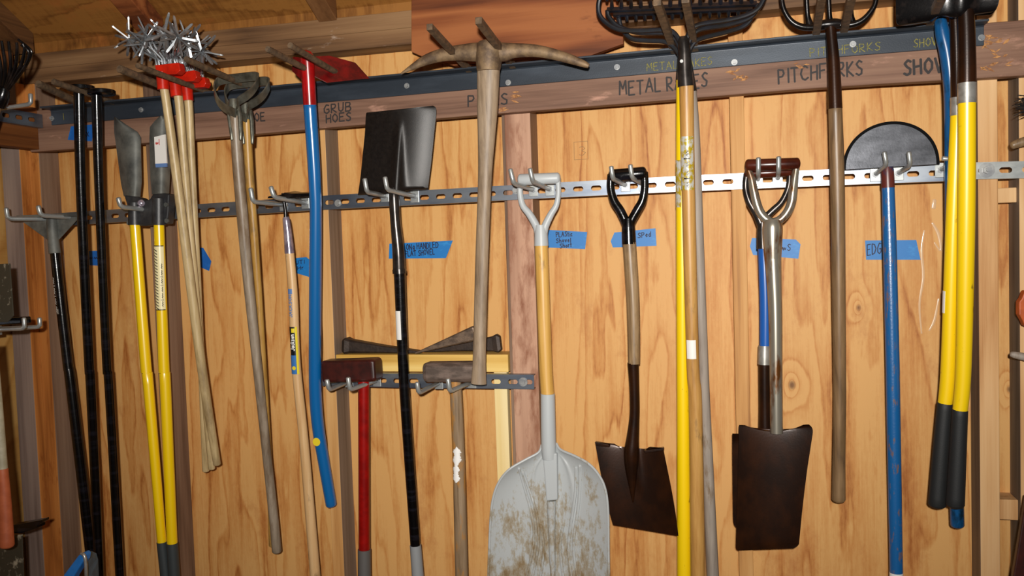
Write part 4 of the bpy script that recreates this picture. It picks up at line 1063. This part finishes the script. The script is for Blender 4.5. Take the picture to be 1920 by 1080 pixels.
sub('printed_marks', wrap_text(MB(), '~|~~|~', p0+(p1-p0)*.05, p0+(p1-p0)*.75, r0, -.1, .012, .0032, .0014), m_labelblack, lb, smooth=False)
p0, r0 = pt_on(P_, 671); p1, _ = pt_on(P_, 636)
sub('sticker', sleeve(MB(), p0, p1, r0, r0, -.9, .6), m_white, hd)
hpy = [(1279, 150, 22), (1279, 330, 23), (1280, 680, 23), (1281, 780, 24), (1283, 1090, 27)]
o, hd = rake(-.222, [(1139, 20), (1142, 32), (1160, 50), (1196, 61), (1245, 62), (1262, 68), (1272, 84), (1277, 98)], [(1420, 8), (1417, 22), (1400, 36), (1362, 47), (1318, 54), (1300, 64), (1290, 84), (1284, 100)],
             ((1138, 19), (1419, 7)), (0.0, .15, 1), .03, (1280, 100), 'bow rake with a yellow painted handle, left of the honey coloured one', hpy, m_yellow_worn, -.215, -.125)
sub('ferrule', T([(1280, 95, 18), (1279.5, 150, 25)], -.222, -.215, n=1), m_darksteel, o)
p0, r0 = pt_on((hpy, -.215, -.125), 388); p1, _ = pt_on((hpy, -.215, -.125), 300)
sub('sticker', sleeve(MB(), p0, p1, r0, r0, -1.4, -.1), m_wornlabel, hd)
hpg = [(1296, 170, 20), (1302, 260, 21), (1308, 420, 21), (1319, 700, 20), (1326, 850, 20.5), (1337, 1090, 23)]
o, hd = rake(-.200, [(1160, 34), (1165, 52), (1184, 72), (1212, 76), (1246, 78), (1264, 89), (1276, 106)], [(1410, 24), (1406, 38), (1392, 50), (1362, 60), (1312, 73), (1297, 86), (1288, 106)],
             ((1150, 27), (1411, 16)), (0, .15, -1), .02, (1282, 106), 'bow rake with a dull grey handle, right of the honey coloured one', hpg, m_h_greyL, -.19, -.10)
sub('ferrule', T([(1286, 102, 17), (1296, 172, 22)], -.2, -.19, n=1), m_darksteel, o)

# ---- steel D handled spade and the one behind it
o = thing('trench_spade', 'spade with a bare steel shaft and dark D grip, brown square blade in front', 'spade', at(1456, 700, -.185))
d_handle(o, [(1402, 310, 23), (1495, 307, 23)], [(1402, 316, 11), (1409, 335, 14), (1414, 360, 16), (1420, 385, 17), (1428, 402, 17), (1441, 414, 17), (1450, 417, 16)], [(1493, 314, 12), (1490, 335, 14), (1487, 358, 17), (1484, 380, 17), (1476, 398, 17), (1463, 412, 17), (1450, 417, 16)],
         [(1449, 412, 30), (1448.5, 425, 37), (1448.5, 450, 36), (1449, 485, 31)], -.178, m_steel, m_grip_wood)
sub('shaft', T([(1449, 483, 31), (1452, 540, 27.5), (1454, 600, 25.5), (1455, 700, 24), (1456, 812, 23.5)], -.178, -.185), m_steel, o)
rows = [((1386, 797), (1517, 796)), ((1385, 803), (1524, 806)), ((1385, 830), (1521, 832)), ((1384, 880), (1513, 885)), ((1382, 950), (1504, 960)), ((1380, 1010), (1499, 1012)), ((1380, 1027), (1497, 1022)), ((1384, 1032), (1489, 1028))]
def pf(u, v):
    return .016*(1-u*u)*0+.014*u*u+(.014*gauss(v, .04)*(1-.6*gauss(u, .25)))+.008*math.sin(v*3)
P = blade_grid(rows, -.172, pf, 40, 24)
for j in range(25):
    u = j/24*2-1
    d = .018*max(0, 1-(u/.85)**2)
    for i in range(6): P[i][j] = P[i][j]+V((0, 0, -d*(1-i/6)))
sub('blade', MB().grid(P, .0025), m_brownsteel, o, angle=60)
o = thing('trench_spade', 'spade with a blue shaft hanging behind the bare steel spade', 'spade', at(1434, 640, -.135))
d_handle(o, [(1400, 326, 18), (1482, 322, 18)], [(1400, 326, 12), (1398, 352, 12), (1405, 378, 14), (1418, 400, 16), (1427, 420, 18)], [(1481, 324, 10), (1478, 352, 11), (1466, 378, 12), (1450, 394, 13), (1436, 408, 14), (1430, 422, 16)],
         [(1429, 412, 18), (1430, 440, 22), (1431, 466, 24)], -.145, m_darksteel, m_grip_wood)
sub('shaft', T([(1432, 464, 22), (1435, 560, 22), (1435, 650, 21.5)], -.14), m_blue_plain, o)
sub('ferrule', T([(1434, 648, 24), (1433.5, 683, 25)], -.14, n=1), m_ferrule, o)
sub('socket', T([(1433.5, 683, 22.5), (1434, 760, 22), (1435, 830, 24), (1435, 880, 8)], -.14, -.135), m_brownsteel, o)
rows = [((1373, 813), (1482, 815)), ((1373, 860), (1482, 862)), ((1374, 940), (1480, 945)), ((1375, 978), (1478, 985)), ((1380, 989), (1472, 992))]
sub('blade', MB().grid(blade_grid(rows, -.128, lambda u, v: .01*u*u+.012*gauss(v, .04), 16, 12), .0022), m_brownsteel, o, angle=60)

# ---- pitchfork
o = thing('pitchfork', 'pitchfork with dark steel tines and a long brown wooden handle', 'pitchfork', at(1562, 60, -.25))
Yf = -.205
tines = [[(1462, -90, 5), (1464, -40, 8), (1466, 0, 9), (1471.5, 22, 10), (1485, 41, 11), (1505, 50.5, 12), (1530, 51, 13), (1556, 47, 14)], [(1650, -95, 5), (1647, -45, 8), (1642.5, 0, 9), (1634, 20, 10), (1617, 38, 11), (1597, 46, 12), (1573, 47, 13), (1556, 47, 14)],
         [(1511, -90, 5), (1511.5, -40, 8), (1512.5, 0, 9), (1514, 28, 9.5), (1518, 47, 15)], [(1553, -92, 5), (1553.5, -40, 8), (1554, 0, 9), (1555.5, 33, 10), (1558, 47, 17)], [(1597, -95, 5), (1596.5, -40, 8), (1595.5, 0, 9), (1596, 28, 9.5), (1599, 45, 15)]]
for q in tines:
    p, r = px_tube(q, Yf-.03, Yf, 6); sub('tine', MB().tube(p, r, 12), m_blacksteel, o)
sub('shoulder', T([(1530, 50, 12), (1545, 46, 18), (1557, 45, 20), (1570, 44, 18), (1588, 46, 12)], Yf-.002), m_blacksteel, o)
sub('socket', T([(1557, 46, 20), (1559, 70, 20), (1563, 120, 23), (1566, 204, 26.5)], Yf, -.2), m_brownsteel, o)
sub('handle', T([(1566, 200, 25), (1569, 300, 26.5), (1571, 400, 26), (1574, 680, 23.5), (1574.5, 760, 23), (1573, 860, 23.5), (1572.5, 936, 25)], -.2, -.12, round_=True), m_h_dark, o)

# ---- half-moon edger
o = thing('half_moon_edger', 'half-moon edger with a black steel blade and a chipped blue handle', 'lawn edger', at(1666, 318, -.15))
L_, R_ = (1580, 319), (1762, 308); arc = []
for i in range(33):
    a = math.pi*i/32; cx_ = (L_[0]+R_[0])/2-math.cos(a)*(R_[0]-L_[0])/2; base = L_[1]+(R_[1]-L_[1])*(cx_-L_[0])/(R_[0]-L_[0])
    arc.append((cx_, base-math.sin(a)**.92*86))
pts = [at(a, b, -.152) for a, b in arc]
sub('blade', MB().slab(pts, (0, .005, 0)), paint('grey_black_ground_steel', '#3a3c41', '#5a5c62', lo=.36, hi=.7, scale=(16, 9, 34), rough=.33, metal=.6, bump=.1), o, smooth=False, bevel=.0012)
mb = MB()
out = [at(a, b, -.153) for a, b in arc]; cc = at(1671, 313, -.153)
inn = [cc+(p-cc)*.935 for p in out]
n = len(out)
mb.add(out+inn+[p+V((0, .006, 0)) for p in out]+[p+V((0, .006, 0)) for p in inn],
       [(i, i+1, n+i+1, n+i) for i in range(n-1)]+[(2*n+i+1, 2*n+i, 3*n+i, 3*n+i+1) for i in range(n-1)]+[(i, 2*n+i, 2*n+i+1, i+1) for i in range(n-1)]+[(n+i+1, 3*n+i+1, 3*n+i, n+i) for i in range(n-1)])
sub('cutting_edge', mb, paint('black_edge', '#060607', rough=.75, spec=.1), o, smooth=False)
hp = [(1664, 318, 22.5), (1665, 345, 23), (1668, 450, 24.5), (1673.5, 680, 25), (1674.5, 740, 25), (1680.5, 1074, 24)]
sub('socket', T([(1663.5, 313, 21), (1664, 325, 23.5), (1665, 352, 24.2)], -.1525, -.152, n=2), paint('rusty_red_socket', '#5a2620', '#2a2f48', lo=.5, hi=.62, scale=(50, 50, 20), rough=.35), o)
hd = sub('handle', T(hp, -.152, -.12), m_blue_worn, o)
sub('end_cap', T([(1680.5, 1073, 24.5), (1681, 1100, 24.5)], -.12, n=1), m_white, hd)

# ---- shovels hung on the right: blue, rear yellow, front yellow
o = thing('round_shovel', 'shovel with a scuffed blue steel handle behind the two yellow ones', 'shovel', at(1775, 80, -.2))
hp = [(1762, 30, 18), (1767, 60, 26), (1776, 100, 28), (1782, 150, 27), (1784, 200, 26), (1784, 320, 24), (1787, 700, 24), (1792, 880, 25), (1795, 984, 24.5)]
sub('handle', T(hp, -.215, -.13, round_=True, n=7), m_blue_dirty, o)
rows = [((1700, -150), (1880, -160)), ((1690, -60), (1880, -70)), ((1688, 0), (1874, -2)), ((1690, 26), (1866, 20)), ((1700, 34), (1856, 28))]
sub('blade', MB().grid(blade_grid(rows, -.215, lambda u, v: .02*u*u+.03*(1-v), 16, 16), .0025), m_blacksteel, o, angle=60)
o = thing('round_shovel', 'shovel with a yellow handle and black foam grip, the rear left one of two', 'shovel', at(1796, 190, -.22))
sub('socket', T([(1790, 20, 18), (1794, 100, 23), (1796, 186, 25)], -.25, -.235), m_brownsteel, o)
sub('ferrule', T([(1796, 183, 27), (1796, 217, 27.5)], -.235, n=1), m_ferrule, o)
rows = [((1694, -150), (1868, -160)), ((1686, -60), (1866, -70)), ((1682, 0), (1862, -8)), ((1686, 20), (1856, 12)), ((1696, 26), (1846, 18))]
sub('blade', MB().grid(blade_grid(rows, -.245, lambda u, v: .02*u*u+.04*(1-v), 16, 16), .0025), m_blacksteel, o, angle=60)
hd = sub('handle', T([(1796, 215, 26), (1788, 400, 27), (1778.5, 680, 27), (1772, 759, 26)], -.235, -.165), m_yellow_worn, o)
sub('grip', T([(1772, 757, 28), (1765, 840, 30), (1757, 945, 32)], -.165, -.15, round_=True), m_rubber_black, hd)
p0, r0 = pt_on(([(1796, 215, 26), (1788, 400, 27), (1778.5, 680, 27), (1772, 759, 26)], -.235, -.165), 586); p1, _ = pt_on(([(1796, 215, 26), (1788, 400, 27), (1778.5, 680, 27), (1772, 759, 26)], -.235, -.165), 545)
sub('sticker', sleeve(MB(), p0, p1, r0, r0, -1.7, -1.0), m_white, hd)
o = thing('round_shovel', 'shovel with a yellow handle and black foam grip, the front one under a dark blade', 'shovel', at(1813, 150, -.28))
rows = [((1690, -170), (1866, -180)), ((1683, -80), (1872, -90)), ((1680, -10), (1873, -20)), ((1680, 32), (1871, 6)), ((1684, 46), (1866, 20)), ((1700, 48), (1850, 24))]
def pf(u, v):
    return .045*(1-v)+.012*u*u-.02*max(0, v-.85)/.15*(abs(u) > .25)+.012*gauss(u-.3, .2)
P = blade_grid(rows, -.285, pf, 24, 28)
for j in range(29):
    u = j/28*2-1
    if -.35 < u < .1:
        d = .02*(1-abs((u+.12)/.24)) if abs(u+.12) < .24 else 0
        for i in range(18, 25): P[i][j] = P[i][j]+V((0, 0, d*(i-17)/7))
sub('blade', MB().grid(P, .0025), m_blacksteel, o, angle=60)
sub('socket', T([(1806, -60, 20), (1809, -10, 27), (1812, 50, 30), (1813, 120, 32), (1813, 160, 33)], -.30, -.285), m_brownsteel, o)
sub('ferrule', T([(1813, 156, 33.5), (1813, 194, 34)], -.285, n=1), m_ferrule, o)
hd = sub('handle', T([(1813, 192, 31.5), (1812, 400, 31), (1807, 680, 27.5), (1800, 772, 26.5)], -.285, -.205), m_yellow_worn, o)
sub('grip', T([(1800, 769, 28), (1796, 850, 30), (1791, 945, 33)], -.205, -.19, round_=True), m_rubber_black, hd)

# ------------------------------------------------------------------ left wall
XS = at(80, 228, -.131).x; XF = XS-.0225
zlb0, zlb1 = at(40, 283, -.127).z, at(40, 205, -.127).z
o = obj('side_board', MB().box((XF-.038, -1.9, zlb0), (XF, -.1275, zlb1)), m_leftbeam, origin=V((XF-.02, -.2, zlb0)), smooth=False, bevel=.002,
        label='red-brown board on the left wall under a slotted rail', cat='board')
e = atX(80, 228, XS); ys0 = e.y
cz = e.z
zt_, zb_ = atX(80, 215, XS).z, atX(80, 240, XS).z
cz = (zt_+zb_)/2; hs = max(.03, min(.05, zt_-zb_))
mir = lambda p: V((XS-(p.y), ys0-(p.x), p.z))
o = thing('slotted_rail', 'slotted rail on the red-brown board of the left wall', 'rail', V((XS, ys0-.2, cz)))
mb = strut(0.0, 1.2, lambda x: cz, 0, hs, .0222, mirror=mir)
sub('channel', mb, m_strut, o, smooth=False)
def side_hook(tip, bend, base, Y, label, rpx=4.0):
    bn = at(*bend, Y); tp = at(*tip, Y); b = at(*base, Y); r = rpx*mpp(bn)
    b = V((XS, b.y, bn.z-.004)) if b.x < XS else b
    out = (bn-b).normalized(); up = (tp-bn).normalized()
    t = thing('steel_hook', label, 'hook', b)
    sub('prong', MB().tube([b, (b+bn)/2, bn-out*r*2.4, bn-out*r+up*r*.15, bn+up*r*.9, bn+up*r*2.2, tp], r, 12, True), m_zinc, t)
    sub('base_plate', MB().box((b.x-.0015, b.y-.014, b.z-.02), (b.x+.002, b.y+.014, b.z+.02)), m_zinc, t, smooth=False)
    return t
side_hook((57, 177), (58, 195), (-40, 210), -.40, 'steel hook on the left wall rail, turned up below the fork head')
# lower rail of the left wall with its two prongs and a dark tool on them
o = thing('slotted_rail', 'lower slotted rail on the left wall beneath the spattered blade', 'rail', at(-30, 610, -.5))
zq = at(40, 612, -.40).z
sub('channel', strut(0, 1.2, lambda x: zq, 0, .04, .0222, mirror=lambda p: V((XS-p.y, -.36-p.x, p.z))), m_strut, o, smooth=False)
side_hook((74, 597), (75, 613), (-30, 618), -.36, 'rear hook of the lower left wall rail')
side_hook((45, 597), (46, 616), (-60, 622), -.42, 'front hook of the lower left wall rail under the flat black bar')
q = [(-60, 597), (38, 595), (40, 607), (-60, 614)]
o = obj('flat_bar', MB().slab([at(a, b, -.41) for a, b in q], (0, .04, 0)), m_black, origin=at(0, 605, -.41), smooth=False, bevel=.003, label='flat black steel bar resting on the lower left wall hooks', cat='steel bar')
# fork head
o = thing('manure_fork', 'black many-tined fork head in the top left corner', 'fork', at(5, 185, -.45))
Yk = -.46
for q in ([(2, 172, 8), (2, 130, 7), (-6, 90, 6), (-12, 76, 5)], [(5, 172, 8), (10, 130, 7), (6, 95, 6), (3, 76, 5)], [(8, 170, 8), (20, 130, 7), (18, 95, 6), (16, 77, 5)],
          [(10, 170, 8), (28, 128, 7), (32, 95, 6), (31, 79, 5)], [(12, 170, 8), (38, 125, 7), (46, 95, 6), (43, 82, 5)], [(14, 170, 7), (44, 130, 6), (57, 105, 6), (57, 93, 5), (34, 74, 5)], [(13, 168, 7), (48, 122, 6), (54, 98, 5), (40, 84, 5)]):
    sub('tine', T(q, Yk, Yk-.05, n=5, seg=10), m_blacksteel, o)
sub('socket', T([(8, 165, 20), (4, 180, 26), (-4, 197, 28)], Yk, n=3), m_black, o)
sub('handle', T([(-9, 195, 24), (-48, 330, 26)], Yk, n=1), m_h_dark, o)
# spattered blades and orange-gripped tool
q = [(-60, 498), (18, 494), (25, 592), (14, 604), (-60, 606)]
o = obj('spattered_blade', MB().slab([at(a, b, -.44) for a, b in q], (0, .004, 0)), m_mossy, origin=at(0, 550, -.44), smooth=False, bevel=.001, label='paint-spattered flat blade at the left edge above the flat black bar', cat='blade')
o = thing('hand_tool', 'pale handled tool with an orange rubber grip at the left edge', 'garden tool', at(5, 870, -.55))
sub('handle', T([(-14, 640, 15), (-4, 760, 17), (5, 882, 18)], -.56, n=2), m_palehandle, o)
sub('grip', T([(5, 880, 19), (10, 950, 22), (13, 1022, 26)], -.56, round_=True), m_orangegrip, o)
q = [(22, 985), (78, 975), (78, 979), (71, 984), (70, 990), (40, 1000), (25, 1000)]
o = obj('shelf_bracket', MB().slab([at(a, b, -.40) for a, b in q], (0, .03, 0)), m_black, origin=at(50, 990, -.40), smooth=False, bevel=.001, label='black bracket jutting out beside the orange rubber grip', cat='bracket')
q = [(-60, 1010), (24, 1004), (41, 1002), (45, 1110), (-60, 1110)]
o = obj('spattered_blade', MB().slab([at(a, b, -.42) for a, b in q], (0, .004, 0)), m_mossy, origin=at(0, 1060, -.42), smooth=False, bevel=.001, label='spattered grey blade in the bottom left corner under the orange grip', cat='blade')
# blue plastic tub rim
o = thing('plastic_scoop', 'blue plastic scoop poking up at the bottom left', 'scoop', at(150, 1085, -.5))
sub('arm', MB().slab([at(a, b, -.52) for a, b in [(112, 1100), (119, 1078), (146, 1042), (153, 1037), (158, 1042), (156, 1052), (136, 1084), (130, 1100)]], (0, .03, 0)), m_bluetub, o, smooth=False, bevel=.004)
sub('lip', T([(152, 1038, 5), (158, 1042, 6), (161, 1060, 6), (162, 1100, 6)], -.525, n=4), m_ferrule, o)
sub('side', MB().slab([at(a, b, y) for a, b, y in [(157, 1040, -.515), (172, 1034, -.43), (181, 1038, -.40), (184, 1050, -.40), (186, 1100, -.40), (162, 1100, -.515)]], (-.004, .004, 0)), m_bluegrey, o, smooth=False, bevel=.001)

# ------------------------------------------------------------------ things on the stud at the right edge
xr_edge = x5+.038
o = thing('brush', 'black bristled brush at the right edge above a wooden peg', 'brush', at(1925, 190, -.2))
mb = MB(); rnd = random.Random(5)
for i in range(46):
    c = at(1935+rnd.uniform(-4, 8), 178+rnd.uniform(0, 32), -.2-rnd.uniform(0, .03)); d = V((-1, rnd.uniform(-.4, .2), rnd.uniform(-.5, .35))).normalized()
    L = rnd.uniform(.018, .040); mb.tube([c, c+d*L*.6, c+d*L], [.0016, .0012, .0006], 5)
sub('bristles', mb, m_bristle, o)
sub('back', T([(1937, 172, 24), (1942, 215, 26)], -.215, n=1), m_h_dark, o)
o = obj('wooden_peg', T([(1898, 273, 14), (1915, 267, 17), (1960, 255, 20)], -.14, n=3, round_=True), m_h_brown, origin=at(1905, 270, -.14), label='brown wooden peg end under the black brush at the right edge', cat='peg')
o = obj('wooden_peg', T([(1896, 664, 10), (1910, 667, 14), (1970, 680, 17)], -.14, n=3, round_=True), m_h_greyL, origin=at(1905, 665, -.14), label='greyish wooden peg end below the orange tool at the right edge', cat='peg')
q = [(1911, 566), (1916, 560), (1922, 545), (1970, 545), (1970, 620), (1922, 612), (1917, 600), (1911, 590)]
o = obj('orange_tool', MB().slab([at(a, b, -.17) for a, b in q], (0, .03, 0)), m_orange, origin=at(1915, 580, -.17), smooth=False, bevel=.003, label='orange painted tool peeking in at the right edge', cat='garden tool')
q = [(1925, 930), (1897, 1100), (1990, 1100), (1990, 930)]
o = obj('red_panel', MB().slab([at(a, b, -.22) for a, b in q], (0, .02, 0)), m_deepred, origin=at(1910, 1080, -.22), smooth=False, bevel=.003, label='dark red slanted panel in the bottom right corner', cat='panel')

# ------------------------------------------------------------------ light
def light(kind, name, loc, energy, color, **k):
    l = bpy.data.lights.new(name, kind); l.energy = energy; l.color = color
    for a, b in k.items(): setattr(l, a, b)
    o = link(bpy.data.objects.new(name, l)); o.location = loc; return o
fl = light('SPOT', 'camera_flash', CAM+V((.03, -.22, .12)), FLASH, (1.0, .96, .90), spot_size=math.radians(110), spot_blend=1.0, shadow_soft_size=.03)
aim = at(1000, 120, 0); fl.rotation_euler = (aim-fl.location).to_track_quat('-Z', 'Y').to_euler()
wd = bpy.data.worlds.new('shed_ambient'); scene.world = wd; wd.use_nodes = True
wd.node_tree.nodes['Background'].inputs[0].default_value = (1.0, .9, .78, 1); wd.node_tree.nodes['Background'].inputs[1].default_value = AMB
scene.view_settings.view_transform = 'Standard'; scene.view_settings.look = 'None'; scene.view_settings.gamma = 1
scene.view_settings.use_curve_mapping = False; scene.view_settings.exposure = EXPO
scene.cycles.max_bounces = 6
